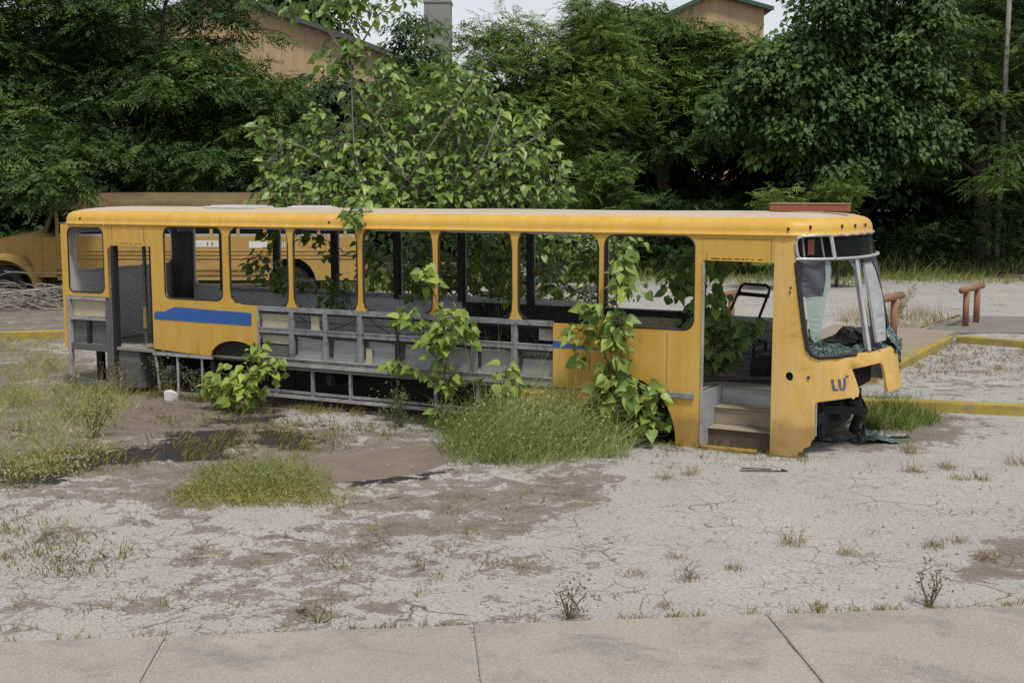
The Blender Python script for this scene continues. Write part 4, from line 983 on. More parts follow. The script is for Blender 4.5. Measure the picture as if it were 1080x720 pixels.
pL, pP, pR = at(60, 60, BY), at(232, -8, BY), at(432, 66, BY)
gable('warehouse', pL[0], pR[0], BY, BY + 22, pL[2], pR[2], pP[2], pP[0], 'tan corrugated warehouse with sloping dark roof behind the left trees', 'roofdark')
BY2 = 78
pL, pP, pR = at(690, 24, BY2), at(752, -6, BY2), at(806, 9, BY2)
gable('warehouse', pL[0], pR[0], BY2, BY2 + 25, pL[2], pR[2], pP[2], pP[0], 'tan gabled building with green eave above the right hand trees', 'roofgreen')
TY = 95
tw = empty('tower', at(462, 200, TY) * (1, 1, 0), 'square grey concrete tower rising behind the central trees', 'tower')
tx = at(448, 0, TY)[0] - tw.location.x; tx2 = at(476, 0, TY)[0] - tw.location.x; th = at(0, 5, TY)[2]
m_ = MB(); m_.box(tx, tx2, -1, 1, 0, th, bev=.03); m_.build('shaft', M['concrete'], tw)
m_ = MB(); m_.box(tx - .06, tx2 + .06, -1.06, 1.06, th, th + .16); m_.build('cap', M['concrete'], tw)
m_ = MB()
for k in range(5):
    x = tx + .05 + (tx2 - tx - .1) * k / 4
    for y in (-.95, .95): m_.tube([(x, y, th + .16), (x, y, th + .95)], .02, 4)
for z in (.55, .95):
    for y in (-.95, .95): m_.tube([(tx + .05, y, th + z), (tx2 - .05, y, th + z)], .02, 4)
m_.build('railing', M['roofdark'], tw)
m_ = MB(); m_.box(-.3, .3, -.3, .3, th + .16, th + .36); m_.build('hatch', M['concrete'], tw)

# utility pole
pp_ = at(1057, 140, 44); up = empty('utility_pole', (pp_[0], 44, 0), 'grey wooden utility pole standing among the right hand trees', 'utility pole')
m_ = MB(); m_.tube([(0, 0, 0), (.02, 0, 5), (.05, 0, 11)], [.10, .09, .075], 10); m_.build('pole', M['pole'], up, True)
m_ = MB(); m_.box(-1.1, 1.1, -.16, -.06, 10.2, 10.32); m_.build('cross_arm', M['pole'], up)
for x in (-.95, -.35, .45, 1.0):
    m_ = MB(); m_.tube([(x, -.11, 10.32), (x, -.11, 10.40), (x, -.11, 10.48)], [.04, .06, .03], 6); m_.build('insulator', M['white'], up)
# pipe barriers
def barrier(p0, p1, h, label):
    p0 = np.array(p0[:2]); p1 = np.array(p1[:2]); c = (p0 + p1) / 2; d = (p1 - p0); L = np.linalg.norm(d); d /= L
    o = empty('pipe_barrier', (c[0], c[1], 0), label, 'barrier', 'rust orange pipe barriers')
    for s in (-1, 1):
        m_ = MB(); a = d * s * L / 2; m_.tube([(a[0], a[1], -.05), (a[0], a[1], h)], .068, 14); m_.build('post', M['pipe'], o, True)
    m_ = MB(); a = d * (L / 2 + .38); m_.tube([(-a[0], -a[1], h), (-a[0] * .5, -a[1] * .5, h + .004), (a[0], a[1], h)], .072, 14); m_.build('rail', M['rustpale'] if 0 else M['pipe'], o, True)
bd = g(1029, 341) - g(1018, 344.5)
barrier(g(1018, 344.5), g(1029.5, 340.5), .79, 'rust orange pipe barrier standing alone at the right by the parking bay')
q = g(942, 358.5, .12); barrier(q - bd * .95, q, .92, 'rust orange pipe barrier half hidden behind the bus windscreen')
q = g(771, 346); barrier(q - bd * 1.0, q, .72, 'rust orange pipe barrier seen through the front doorway of the bus')
q = g(561, 346); barrier(q - bd * 1.0, q, .80, 'rust orange pipe barrier behind the bus near the grey notice board')
# notice board
q = at(555, 280, 23.5); nb = empty('notice_board', (q[0], 23.5, 0), 'small pale grey notice board on a rusty post behind the bus', 'sign')
m_ = MB(); m_.box(-.13, .13, -.02, .02, q[2] - .24, q[2] + .24, bev=.005); m_.build('board', M['signgrey'], nb)
m_ = MB(); m_.tube([(0, .05, 0), (0, .05, q[2] + .2)], .035, 8); m_.build('post', M['pipe'], nb)

# small litter
q = bw(2.22, -.22, 0); m_ = MB()
V = [(x + random.uniform(-.03, .03), y + random.uniform(-.03, .03), z) for z in (0, .17) for x, y in ((-.15, -.12), (.02, -.16), (.16, -.08), (.14, .12), (-.05, .16), (-.17, .08))]
V = [(x * .6, y * .6, z * .75) for x, y, z in V]
V[8] = (V[8][0], V[8][1], .08); V[9] = (V[9][0], V[9][1], .07)
m_.add(V, [(5, 4, 3, 2, 1, 0), (6, 7, 8, 9, 10, 11)] + [(i, (i + 1) % 6, (i + 1) % 6 + 6, i + 6) for i in range(6)])
tag(m_.build('plastic_container', M['plastic'], None, loc=q), 'crushed white plastic container on the ground under the bus rear', 'container')
q = g(805, 498); m_ = MB()
m_.tube([(-.24, .0, .02), (.0, -.05, .03), (.24, -.03, .02), (.2, .07, .02)], .007, 5); m_.tube([(-.2, .12, .02), (-.05, .05, .03), (.1, .08, .02)], .006, 5)
tag(m_.build('metal_scrap', M['black'], None, loc=q), 'dark strip of scrap metal on the ground by the front step', 'scrap')
q = g(905, 465)
o = crumple('glass_sheet', np.linspace(-.55, .55, 22), np.linspace(-.14, .14, 8), lambda u, v: (u, v - .05 * u, .02 + .02 * math.sin(u * 9)), M['teal'], .010, None); o.location = q
tag(o, 'crumpled teal windscreen glass lying flat beneath the bus front', 'glass sheet')
q = g(922, 462)
o = crumple('glass_sheet', np.linspace(-.10, .10, 6), np.linspace(-.05, .05, 4), lambda u, v: (u, v, .06 + .5 * v), M['tealpale'], .008, None); o.location = q
tag(o, 'small upright shard of pale teal glass beneath the bus front', 'glass sheet')
q = g(948, 462)
o = crumple('glass_sheet', np.linspace(-.13, .13, 7), np.linspace(-.06, .06, 4), lambda u, v: (u, v, .03 + .02 * math.cos(u * 14)), M['tealpale'], .008, None); o.location = q
tag(o, 'pale teal glass fragment furthest right of the bus front', 'glass sheet')

# brush pile of dead branches
bp = g(20, 326); m_ = MB()
for k in range(120):
    c = np.array([rng.normal(0, 1.0), rng.normal(0, .5), abs(rng.normal(0, .28)) + .05]); a = rng.uniform(-.5, .5) + (math.pi if rng.random() < .5 else 0)
    L = rng.uniform(.6, 1.8); d = np.array([math.cos(a), rng.normal(0, .3), rng.normal(.05, .22)]); cv = rng.normal(0, .12, 3)
    P = [c + d * L * (s - .5) + cv * (4 * s * (1 - s)) for s in (0, .25, .5, .75, 1)]
    P = [(p[0], p[1], max(.02, p[2])) for p in P]; r0 = rng.uniform(.008, .024); m_.tube(P, [r0, r0 * .9, r0 * .75, r0 * .6, r0 * .3], 4)
tag(m_.build('brush_pile', M['deadwood'], None, loc=bp), 'pile of bleached dead branches in front of the school bus', 'brush pile')

# ------------------------------------------------------------------ plants close to the bus: stems with heart-shaped leaves
def broadplant(name, base, stems, leafmat_, label, cat, group=None, size=(.10, .19), per_m=26, spread=.16, tone=(.5, .25), stemmat='twig', clusters=(), r0=.014, face=(-.0, -.75, .55), cmul=2.3):
    """stems: world polylines; clusters: (centre, radius, count)"""
    base = np.array(base); o = empty(name, base, label, cat, group)
    mb = MB(); P = []; D = []
    for st in stems:
        st = [np.array(p, float) for p in st]
        mb.tube([p - base for p in st], [r0 * (1 - .75 * i / max(1, len(st) - 1)) for i in range(len(st))], 6)
        for a, b in zip(st[:-1], st[1:]):
            L = np.linalg.norm(b - a); n = rng.poisson(per_m * L)
            for _ in range(n):
                q = a + (b - a) * rng.random(); an = rng.uniform(0, 2 * np.pi); out = np.array([math.cos(an), math.sin(an), rng.uniform(-.3, .6)])
                P.append(q + nrm(out) * rng.uniform(.25, 1) * spread); D.append(out)
                mb.tube([q - base, P[-1] - base], [.004, .003], 3, cap=False)
    for c, r, n in clusters:
        c = np.array(c)
        for _ in range(int(n * cmul)):
            u = nrm(rng.normal(0, 1, 3)); q = c + u * r * rng.random() ** .4; P.append(q); D.append(u)
            if rng.random() < .35: mb.tube([q - base, c + (q - c) * .3 - base], [.003, .004], 3, cap=False)
    P = np.array(P); D = np.array(D); n = len(P)
    d = nrm(D * np.array([1, 1, .3]) + np.array([0, 0, -.55]) + rng.normal(0, .3, (n, 3)))
    N = nrm(np.array(face)[None] + rng.normal(0, .42, (n, 3)) + D * .3)
    S = rng.uniform(size[0], size[1], n) * rng.choice([1, 1, .8, .6, .42], n)
    geo = Geo(); place(geo, HEART_V, HEART_F, P, d, N, S, np.clip(rng.normal(tone[0], tone[1], n), 0, 1))
    geo.build('foliage', M[leafmat_], o, base, True).location = (0, 0, 0)
    mb.build('stem', M[stemmat], o, True)
    return o
def pl(yl, *pts): return [bplane(x, y, yl) for x, y in pts]

b0 = bw(9.0, .1, 0)
broadplant('climbing_sapling', b0, [pl(-.12, (652, 455), (650, 420), (655, 370), (650, 320), (655, 270)), pl(-.18, (650, 425), (640, 380), (624, 330), (620, 292)),
            pl(-.2, (652, 430), (672, 402), (692, 412), (694, 445)), pl(-.1, (650, 450), (630, 415), (640, 395))],
           'leaf_vine', 'heart leaved sapling climbing the bus side out of the front wheel arch', 'sapling', None, (.10, .18), 16, .16, (.52, .26),
           clusters=[(bplane(655, 300, -.2), .15, 10), (bplane(652, 340, -.2), .17, 13), (bplane(650, 362, -.2), .16, 9), (bplane(620, 325, -.2), .14, 10), (bplane(614, 352, -.2), .14, 9), (bplane(610, 380, -.2), .10, 5), (bplane(650, 390, -.2), .2, 16),
                     (bplane(668, 412, -.2), .2, 16), (bplane(640, 418, -.1), .2, 14), (bplane(680, 440, -.15), .22, 14), (bplane(657, 275, -.2), .09, 5), (bplane(690, 418, -.2), .14, 8)])
b1 = bw(6.5, -.25, 0)
broadplant('young_sapling', b1, [[b1, bplane(470, 385, -.3), bplane(476, 345, -.3), bplane(480, 322, -.3)], [bplane(470, 390, -.3), bplane(440, 350, -.35), bplane(428, 338, -.35)], [bplane(470, 405, -.3), bplane(440, 390, -.35), bplane(418, 382, -.35)],
            [bplane(474, 352, -.3), bplane(458, 310, -.3), bplane(450, 284, -.3)], [bplane(472, 410, -.3), bplane(505, 400, -.4), bplane(532, 392, -.4)]],
           'leaf_lime', 'lime green sapling standing in front of the bare middle frame of the bus', 'sapling', None, (.085, .165), 12, .12, (.50, .28),
           clusters=[(bplane(451, 292, -.3), .15, 12), (bplane(430, 336, -.35), .17, 15), (bplane(478, 340, -.3), .26, 24), (bplane(462, 358, -.3), .26, 22), (bplane(418, 386, -.35), .14, 12), (bplane(533, 397, -.45), .18, 15), (bplane(470, 400, -.3), .2, 10), (bplane(495, 352, -.3), .14, 8)])
b2 = bw(3.1, -.35, 0)
broadplant('leafy_bush', b2, [[b2, bplane(255, 395, -.4), bplane(290, 380, -.4)], [b2, bplane(245, 398, -.4), bplane(232, 392, -.4)], [b2, bplane(265, 400, -.4), bplane(275, 385, -.4)], [bplane(262, 380, -.3), bplane(272, 365, -.2), bplane(276, 352, -.1)]],
           'leaf_lime', 'bright lime leafy bush growing out of the rear wheel arch', 'bush', None, (.08, .15), 9, .14, (.55, .28),
           clusters=[(bplane(240, 405, -.5), .28, 30), (bplane(262, 398, -.5), .28, 32), (bplane(228, 410, -.5), .2, 16), (bplane(284, 388, -.4), .2, 14), (bplane(255, 412, -.6), .24, 20), (bplane(292, 380, -.4), .1, 6), (bplane(270, 372, -.3), .14, 7)])
b3 = bw(9.6, .95, .62)
broadplant('inside_sapling', b3, [[b3, bplane(744, 350, .9), bplane(744, 300, .9), bplane(750, 262, .9)], [bplane(744, 360, .9), bplane(720, 320, .9), bplane(706, 300, .9)], [b3, bplane(770, 370, 1.0), bplane(790, 340, 1.0)], [bplane(744, 345, .9), bplane(765, 330, .9)]],
           'leaf_fig', 'dark leaved sapling growing inside the front doorway of the bus', 'sapling', None, (.12, .20), 9, .14, (.42, .22),
           clusters=[(bplane(750, 268, .9), .24, 22), (bplane(750, 318, .9), .22, 18), (bplane(712, 300, .9), .20, 14), (bplane(724, 285, .9), .2, 12), (bplane(757, 365, 1.0), .26, 24), (bplane(776, 350, 1.0), .2, 14), (bplane(790, 345, 1.0), .12, 7), (bplane(750, 390, 1.0), .16, 8), (bplane(735, 335, .9), .2, 12)])
b3b = bw(8.95, .5, 0)
broadplant('arch_seedling', b3b, [[b3b, bw(8.9, .35, .4), bw(8.8, .3, .6)], [b3b, bw(9.2, .3, .3), bw(9.35, .2, .4)]],
           'leaf_fig', 'dark seedling low inside the front wheel arch', 'sapling', None, (.10, .18), 14, .18, (.5, .2), clusters=[(bw(8.9, .3, .45), .25, 16), (bw(9.25, .2, .3), .2, 12)])

# the big-leaved tree behind and through the bus
tb0 = bw(5.6, 3.0, 0)
TYd = lambda px: 18.0 + (540 - px) * .0015
def T(px, py, dy=0.0): return at(px, py, TYd(px) + dy)
trunks = [[tb0, bw(5.4, 2.95, 1.2), bw(5.0, 2.8, 2.3), T(430, 190), T(400, 130), T(378, 95)], [bw(5.4, 2.95, 1.0), bw(5.9, 2.9, 2.0), T(500, 190), T(540, 160), T(575, 140)],
          [bw(5.0, 2.8, 2.2), T(385, 215), T(373, 150), T(371, 95), T(370, 50), T(368, -30)], [T(385, 215), T(350, 175), T(320, 155), T(275, 143)], [T(350, 218), T(320, 205), T(285, 190)],
          [T(430, 190), T(470, 130), T(500, 85)], [T(373, 60), T(400, 15), T(425, -5)], [T(371, 75), T(352, 40), T(330, 20)], [T(430, 190), T(400, 160), T(360, 150)], [T(500, 190), T(520, 140), T(530, 115)],
          [bw(5.4, 2.95, 1.2), bw(6.6, 2.5, 1.75), bw(7.4, 2.3, 2.0)], [bw(6.6, 2.5, 1.75), bw(7.0, 2.45, 1.5), bw(7.6, 2.4, 1.35)], [bw(5.2, 2.9, 1.5), bw(4.3, 2.5, 1.8), bw(3.2, 2.3, 1.9)]]
tree_cl = []
for px, py, rp, n, dy in ((300, 165, 30, 30, .3), (285, 205, 26, 34, .2), (275, 135, 14, 10, 0), (325, 190, 36, 44, .2), (350, 150, 30, 36, .3), (335, 125, 18, 14, .2), (355, 205, 30, 40, .1), (395, 160, 44, 70, .4), (385, 200, 36, 55, 0),
                          (440, 150, 46, 78, .6), (430, 195, 44, 70, .3), (490, 150, 46, 78, .6), (485, 198, 44, 70, .3), (535, 160, 42, 66, .5), (540, 200, 40, 62, .3), (575, 175, 26, 28, .4), (585, 200, 18, 16, .3), (460, 115, 32, 34, .5), (510, 115, 30, 30, .5),
                          (420, 120, 30, 32, .5), (385, 115, 24, 24, .3), (350, 65, 20, 16, .1), (392, 70, 26, 26, .1), (372, 50, 14, 8, 0), (345, 10, 18, 14, 0), (368, -4, 20, 22, 0), (395, 8, 16, 10, 0), (428, -6, 16, 12, 0), (310, 10, 14, 9, 0), (413, 85, 20, 18, .2), (470, 78, 22, 20, .3), (500, 88, 20, 16, .3),
                          (410, 215, 24, 30, 0), (465, 218, 28, 30, .2), (520, 218, 26, 26, .2), (560, 125, 16, 12, .4), (300, 222, 12, 10, .0)):
    tree_cl.append((T(px, py, dy), rp * 17.8 / FPX, int(n * 3.9)))
tree_cl += [(bplane(376, 219, .25), .20, 40), (bplane(374, 230, -.06), .13, 26), (bplane(300, 292, 2.15), .22, 34), (bplane(318, 296, 2.2), .16, 18), (bplane(345, 262, 2.6), .22, 26)]
for x, y, z, r, n in ((3.6, 2.9, 1.75, .4, 40), (4.2, 3.2, 1.5, .5, 60), (4.9, 3.3, 1.6, .6, 70), (5.6, 3.4, 1.6, .6, 80), (6.3, 3.2, 1.6, .55, 70), (7.0, 3.2, 1.9, .45, 45), (6.8, 3.5, 1.3, .45, 40), (5.4, 3.5, .9, .5, 40), (4.4, 3.4, .9, .5, 40),
                      (2.15, 1.9, 1.75, .28, 26), (2.3, 1.9, 2.25, .20, 14), (2.9, 2.1, 2.2, .22, 14), (3.2, 2.2, 1.35, .28, 18), (7.5, 3.0, 2.1, .35, 28), (7.7, 3.1, 1.6, .3, 16), (5.2, 3.4, 2.2, .5, 50), (6.3, 3.4, 2.2, .5, 50), (4.2, 3.3, 2.2, .4, 30)):
    tree_cl.append((bw(x, y, z), r, int(n * 3.0)))
for x, z in ((3.7, 2.1), (4.3, 1.95), (5.0, 2.2), (5.6, 1.9), (6.2, 2.15), (6.9, 2.2), (7.4, 1.9), (4.7, 1.55), (5.9, 1.5)): tree_cl.append((bw(x, 2.75 + .3 * math.sin(x * 5), z), .34, 60))
broadplant('big_leaved_tree', tb0, trunks, 'leaf_fig', 'large heart leaved tree growing up behind and through the middle of the bus', 'tree', None, (.085, .165), 16, .2, (.56, .28), 'barkpale', tree_cl, .017, (0, -.4, .75), 1.0)

# ------------------------------------------------------------------ trees in the background
def px_ell(x, y, rx, ry, Y, rd): 
    c = at(x, y, Y); k = Y / FPX
    return (c, np.array([rx * k, rd, ry * k]))
def crown(geo, ells, nclump, rclump, nspray, style, tone=(.5, .2), droop=.25, shell=.55, flat=.55):
    """leaf sprays on clump domes spread through the ellipsoids; returns clump centres"""
    vol = np.array([e[1].prod() ** (2 / 3) for e in ells]); cnt = rng.multinomial(nclump, vol / vol.sum())
    cs = []
    for (c, r), k in zip(ells, cnt):
        u = nrm(rng.normal(0, 1, (k, 3))); u[:, 1] = np.where(rng.random(k) < .6, -abs(u[:, 1]), u[:, 1])
        cs.append(c + u * r * (shell + (1 - shell) * rng.random((k, 1))) * rng.uniform(.8, 1.05, (k, 1)))
    cs = np.concatenate(cs); cs[:, 2] = np.maximum(cs[:, 2], .5)
    rc = rclump * rng.uniform(.6, 1.35, len(cs)); ct = rng.normal(0, tone[1] * .7, len(cs))
    n = len(cs) * nspray; ci = np.repeat(np.arange(len(cs)), nspray)
    u = nrm(rng.normal(0, 1, (n, 3))); u[:, 2] = np.abs(u[:, 2]) * .95 - .2
    p = cs[ci] + u * rc[ci][:, None] * np.array([1, 1, flat]) * (rng.random((n, 1)) ** .3)
    if flat > .8: p += rng.normal(0, .16, (n, 3))
    d = nrm(u * np.array([1, 1, .25]) + rng.normal(0, .3, (n, 3)) + np.array([0, 0, -droop]))
    N = nrm(np.array([0, 0, 1.0]) + rng.normal(0, .35, (n, 3)) + u * .3)
    tn = tone[0] + ct[ci] + rng.normal(0, tone[1] * .6, n)
    kind, L, l_, pairs = style
    if kind == 'compound':
        X = nrm(np.cross(d, N))
        S_ = []; 
        ks = np.arange(pairs)
        for s in (-1, 1):
            tpos = (ks + 1) / (pairs + .3)
            P = p[:, None, :] + d[:, None, :] * (L * tpos)[None, :, None] + np.array([0, 0, -1.0]) * (droop * L * .6 * tpos ** 2)[None, :, None]
            D = (X * s)[:, None, :] * .85 + d[:, None, :] * .55 + np.array([0, 0, -.18]) + rng.normal(0, .15, (n, pairs, 3))
            NN = np.repeat(N[:, None, :], pairs, 1) + rng.normal(0, .2, (n, pairs, 3))
            S = l_ * (1 - .35 * abs(tpos - .45) * 2)[None] * rng.uniform(.8, 1.2, (n, pairs))
            place(geo, style_v(kind), OVAL_F, P.reshape(-1, 3), D.reshape(-1, 3), NN.reshape(-1, 3), S.ravel(), np.clip(np.repeat(tn, pairs) + rng.normal(0, .06, n * pairs), 0, 1))
    else:
        dd = nrm(d + np.array([0, 0, -.45])); S = rng.uniform(.6, 1.2, n) * L
        if kind == 'heart': place(geo, HEART_V, HEART_F, p, dd, N + np.array([0, -.45, 0]), S, np.clip(tn, 0, 1))
        else: place(geo, OVAL_V, OVAL_F, p, dd, N + np.array([0, -.35, 0]), S, np.clip(tn, 0, 1))
    return cs
def style_v(kind): return SLIM_V if kind == 'compound' else OVAL_V
def tree(name, base, ells, nclump, rclump, nspray, style, mat, label, group='trees along the back of the lot', tone=(.5, .2), droop=.25, trunk_r=.22, bark='bark', cat='tree', shell=.55, nlimb=26, flat=.55):
    base = np.array([base[0], base[1], 0.0]); o = empty(name, base, label, cat, group)
    geo = Geo(); cs = crown(geo, ells, nclump, rclump, nspray, style, tone, droop, shell, flat)
    geo.build('crown', M[mat], o, base).location = (0, 0, 0)
    mb = MB(); top = np.mean([e[0] for e in ells], 0); ht = max(1.2, top[2])
    ax = [np.array([0, 0, -.1]), np.array([.1, .05, ht * .3]), (top - base) * np.array([.5, .5, .62]), (top - base) * np.array([.9, .9, 1.0])]
    mb.tube(ax, [trunk_r * 1.25, trunk_r, trunk_r * .75, trunk_r * .4], 8)
    idx = rng.choice(len(cs), min(nlimb, len(cs)), replace=False)
    for i in idx:
        e = cs[i] - base; s = np.clip(rng.uniform(.25, .95), 0, 1)
        a = ax[1] + (ax[3] - ax[1]) * s; a = np.array([np.interp(s, [0, .5, 1], [ax[1][k], ax[2][k], ax[3][k]]) for k in range(3)])
        m1 = a + (e - a) * .5 + np.array([rng.normal(0, .15), rng.normal(0, .15), .12 * np.linalg.norm(e - a)])
        mb.tube([a, m1, e], [trunk_r * .32, trunk_r * .2, trunk_r * .06], 5, cap=False)
    mb.build('trunk', M[bark], o, True)
    return o
CMP = ('compound', .72, .21, 8)
tree('canopy_tree', (-11.5, 41), [px_ell(20, 10, 110, 90, 39, 3.5), px_ell(140, 20, 110, 80, 39.5, 3.5), px_ell(205, 90, 62, 70, 39, 3), px_ell(110, 130, 110, 58, 37.5, 3), px_ell(278, 150, 52, 44, 38, 2.4), px_ell(282, 105, 36, 30, 38.5, 1.8), px_ell(215, 95, 60, 45, 37.5, 2), px_ell(25, 140, 80, 62, 38, 3), px_ell(200, 172, 90, 30, 37, 2.2), px_ell(238, 28, 32, 30, 40, 2), px_ell(110, 60, 130, 60, 45, 4)],
     190, 1.1, 58, CMP, 'leaf_fine', 'spreading dark green tree overhanging the parked school bus', tone=(.5, .26), trunk_r=.3)
tree('canopy_tree', (-17.5, 42), [px_ell(-70, 60, 110, 130, 41, 4), px_ell(-20, 180, 60, 50, 40, 3), px_ell(-90, 180, 80, 70, 41, 3)], 80, 1.1, 52, CMP, 'leaf_fine', 'dark green tree at the far left edge beside the overhanging canopy', tone=(.45, .22), trunk_r=.3)
tree('hanging_branch_tree', (-13.0, 36.5), [px_ell(52, 194, 17, 22, 32.0, .5), px_ell(46, 160, 24, 20, 33.5, 1)], 24, .5, 34, CMP, 'leaf_fine', 'slender young tree drooping over the windscreen of the school bus', tone=(.5, .2), trunk_r=.07, nlimb=10)
FEA = ('compound', .55, .14, 9)
tree('feathery_tree', (.9, 44), [px_ell(500, 70, 34, 48, 43, 2), px_ell(470, 125, 50, 50, 43, 2), px_ell(555, 75, 46, 56, 44, 2.2), px_ell(608, 60, 40, 52, 44, 2.2), px_ell(590, 125, 60, 55, 43, 2.2), px_ell(640, 105, 34, 45, 44, 2), px_ell(525, 30, 14, 24, 43, 1), px_ell(612, 14, 18, 22, 44, 1), px_ell(545, 130, 55, 50, 43, 2)],
     130, .95, 62, FEA, 'leaf_olive', 'feathery yellow green tree rising directly behind the big leaved tree', tone=(.5, .26), droop=.15, trunk_r=.2)
tree('dark_leaved_tree', (-3.6, 47), [px_ell(438, 45, 26, 34, 46, 1.6), px_ell(425, 95, 30, 40, 46, 1.8), px_ell(460, 75, 20, 26, 46, 1.4)], 60, .75, 70, ('oval', .22, 0, 0), 'leaf_broad', 'narrow dark leaved tree in front of the concrete tower', tone=(.45, .25), trunk_r=.16)
tree('canopy_tree', (6.0, 51), [px_ell(690, 78, 66, 50, 48, 2.5), px_ell(640, 90, 50, 50, 48, 2.5), px_ell(745, 112, 58, 42, 47, 2.6), px_ell(700, 130, 90, 46, 46, 2.6), px_ell(620, 165, 44, 34, 47, 2.2), px_ell(690, 100, 110, 42, 53, 3.5), px_ell(780, 130, 50, 40, 48, 2.2), px_ell(664, 38, 20, 24, 48, 1.2), px_ell(716, 40, 14, 18, 48, 1), px_ell(595, 140, 40, 40, 48, 2), px_ell(748, 66, 46, 28, 48, 2), px_ell(790, 72, 36, 32, 47, 2), px_ell(705, 56, 50, 28, 48, 2), px_ell(650, 62, 40, 30, 48, 2)],  # deepest ellipsoid is an added leaf roof shading the wood behind
     190, 1.15, 60, CMP, 'leaf_mid', 'wide layered tree in front of the gabled tan building', tone=(.5, .26), trunk_r=.3)
tree('broad_leaved_tree', (11.5, 44), [px_ell(878, 20, 44, 50, 42, 2.2), px_ell(940, 15, 70, 60, 43, 2.4), px_ell(815, 95, 48, 32, 42, 2), px_ell(850, 75, 50, 40, 42, 2), px_ell(885, 115, 56, 58, 42, 2.4), px_ell(940, 80, 56, 70, 43, 2.4), px_ell(836, 140, 44, 34, 42, 1.8), px_ell(905, 175, 32, 26, 42, 1.4),
     px_ell(803, 165, 22, 14, 41.5, .9), px_ell(925, 145, 40, 30, 42, 1.6), px_ell(860, 90, 90, 60, 50, 3), px_ell(770, 120, 34, 18, 42, 1.2), px_ell(885, 192, 46, 20, 41.5, 1.3), px_ell(960, 150, 40, 34, 42.5, 1.6)],  # the ellipsoid furthest back is added cover to darken the wood
     300, .62, 150, ('heart', .18, 0, 0), 'leaf_broad', 'glossy broad leaved tree with drooping branches above the bus front', tone=(.48, .3), trunk_r=.28, flat=.95)
tree('canopy_tree', (17.5, 48), [px_ell(985, 40, 70, 70, 46, 3), px_ell(1065, 50, 80, 80, 46, 3), px_ell(1000, 125, 66, 50, 46, 2.6), px_ell(1075, 150, 60, 60, 45, 2.6), px_ell(1000, 90, 120, 60, 51, 4), px_ell(1100, 100, 90, 80, 51, 4), px_ell(955, 175, 40, 22, 46, 1.6), px_ell(1058, 195, 46, 50, 42.5, 1.4), px_ell(1030, 10, 60, 40, 47, 2)],  # far-back cover added above the wood to shade it
     150, 1.15, 66, FEA, 'leaf_mid', 'dark fine leaved tree around the utility pole', tone=(.42, .26), trunk_r=.3)
tree('canopy_tree', (24, 47), [px_ell(1150, 60, 90, 110, 45, 3.5), px_ell(1180, 170, 70, 60, 45, 3)], 60, 1.2, 56, FEA, 'leaf_mid', 'green tree beyond the right edge of the lot', tone=(.45, .22), trunk_r=.3)
tree('distant_tree', (-11.7, 86), [px_ell(318, 8, 40, 30, 86, 3.5), px_ell(350, 20, 22, 18, 86, 2)], 60, 1.4, 60, ('oval', .5, 0, 0), 'leaf_fine', 'distant round tree behind the warehouse roof', 'distant trees', trunk_r=.3)
tree('distant_tree', (9.5, 100), [px_ell(668, 30, 34, 20, 100, 3.5)], 40, 1.5, 60, ('oval', .55, 0, 0), 'leaf_fine', 'distant tree left of the gabled building', 'distant trees', trunk_r=.3)
# smaller growth under the canopy
tree('fern_leaved_sapling', tuple(at(640, 260, 36)[:2]), [px_ell(640, 185, 24, 24, 36, .7), px_ell(640, 215, 30, 24, 36, .8), px_ell(640, 245, 26, 20, 36, .7)], 34, .42, 22, ('compound', .5, .14, 8), 'leaf_mid', 'young fern leaved tree standing in the dark hollow behind the bus roof', 'young growth under the trees', (.5, .2), .1, .06, nlimb=16)
for x, y, rx, ry, Y, n, tn, lab in ((822, 214, 14, 14, 37, 16, .85, 'pale green sprig of a bush just behind the red plank on the bus roof'), (884, 206, 22, 20, 38, 24, .6, 'small bush right of the red plank on the bus roof'),
                                    (700, 222, 60, 16, 43, 40, .35, 'low dark hedge bush under the layered canopy'), (780, 224, 46, 14, 44, 30, .3, 'low dark bush left of the red plank'), (600, 216, 34, 18, 40, 26, .5, 'bush at the foot of the feathery tree'),
                                    (985, 238, 40, 24, 45, 26, .3, 'dark shrub behind the windscreen of the bus'), (1060, 236, 40, 26, 44, 28, .35, 'dark shrub at the foot of the utility pole'), (30, 256, 30, 14, 35.6, 22, .4, 'green bush behind the bonnet of the school bus'), (905, 250, 30, 16, 46, 18, .3, 'dark shrub beyond the far corner of the bus front')):
    c = at(x, y, Y); e = [px_ell(x, y, rx, ry, Y, .8), (np.array([c[0], Y, c[2] * .45]), np.array([rx * Y / FPX * .8, .7, c[2] * .42]))]
    tree('bush', (c[0], Y), e, n, .45, 24, ('compound', .4, .14, 6), 'leaf_mid' if tn > .4 else 'leaf_fine', lab, 'bushes under the trees', (tn, .18), .15, .05, cat='bush', nlimb=10)
# the wood behind, one dark mass
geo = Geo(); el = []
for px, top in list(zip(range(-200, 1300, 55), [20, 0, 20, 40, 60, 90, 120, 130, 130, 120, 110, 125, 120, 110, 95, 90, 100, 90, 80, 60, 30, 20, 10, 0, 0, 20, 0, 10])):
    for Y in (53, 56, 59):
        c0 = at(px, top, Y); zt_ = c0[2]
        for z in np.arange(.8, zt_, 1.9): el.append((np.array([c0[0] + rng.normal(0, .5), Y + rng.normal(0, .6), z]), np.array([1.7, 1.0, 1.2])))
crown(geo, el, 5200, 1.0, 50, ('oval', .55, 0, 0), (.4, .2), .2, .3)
o = geo.build('wood', M['leaf_back']); tag(o, 'dense dark wood closing the view behind the trees', None, None, 'stuff')

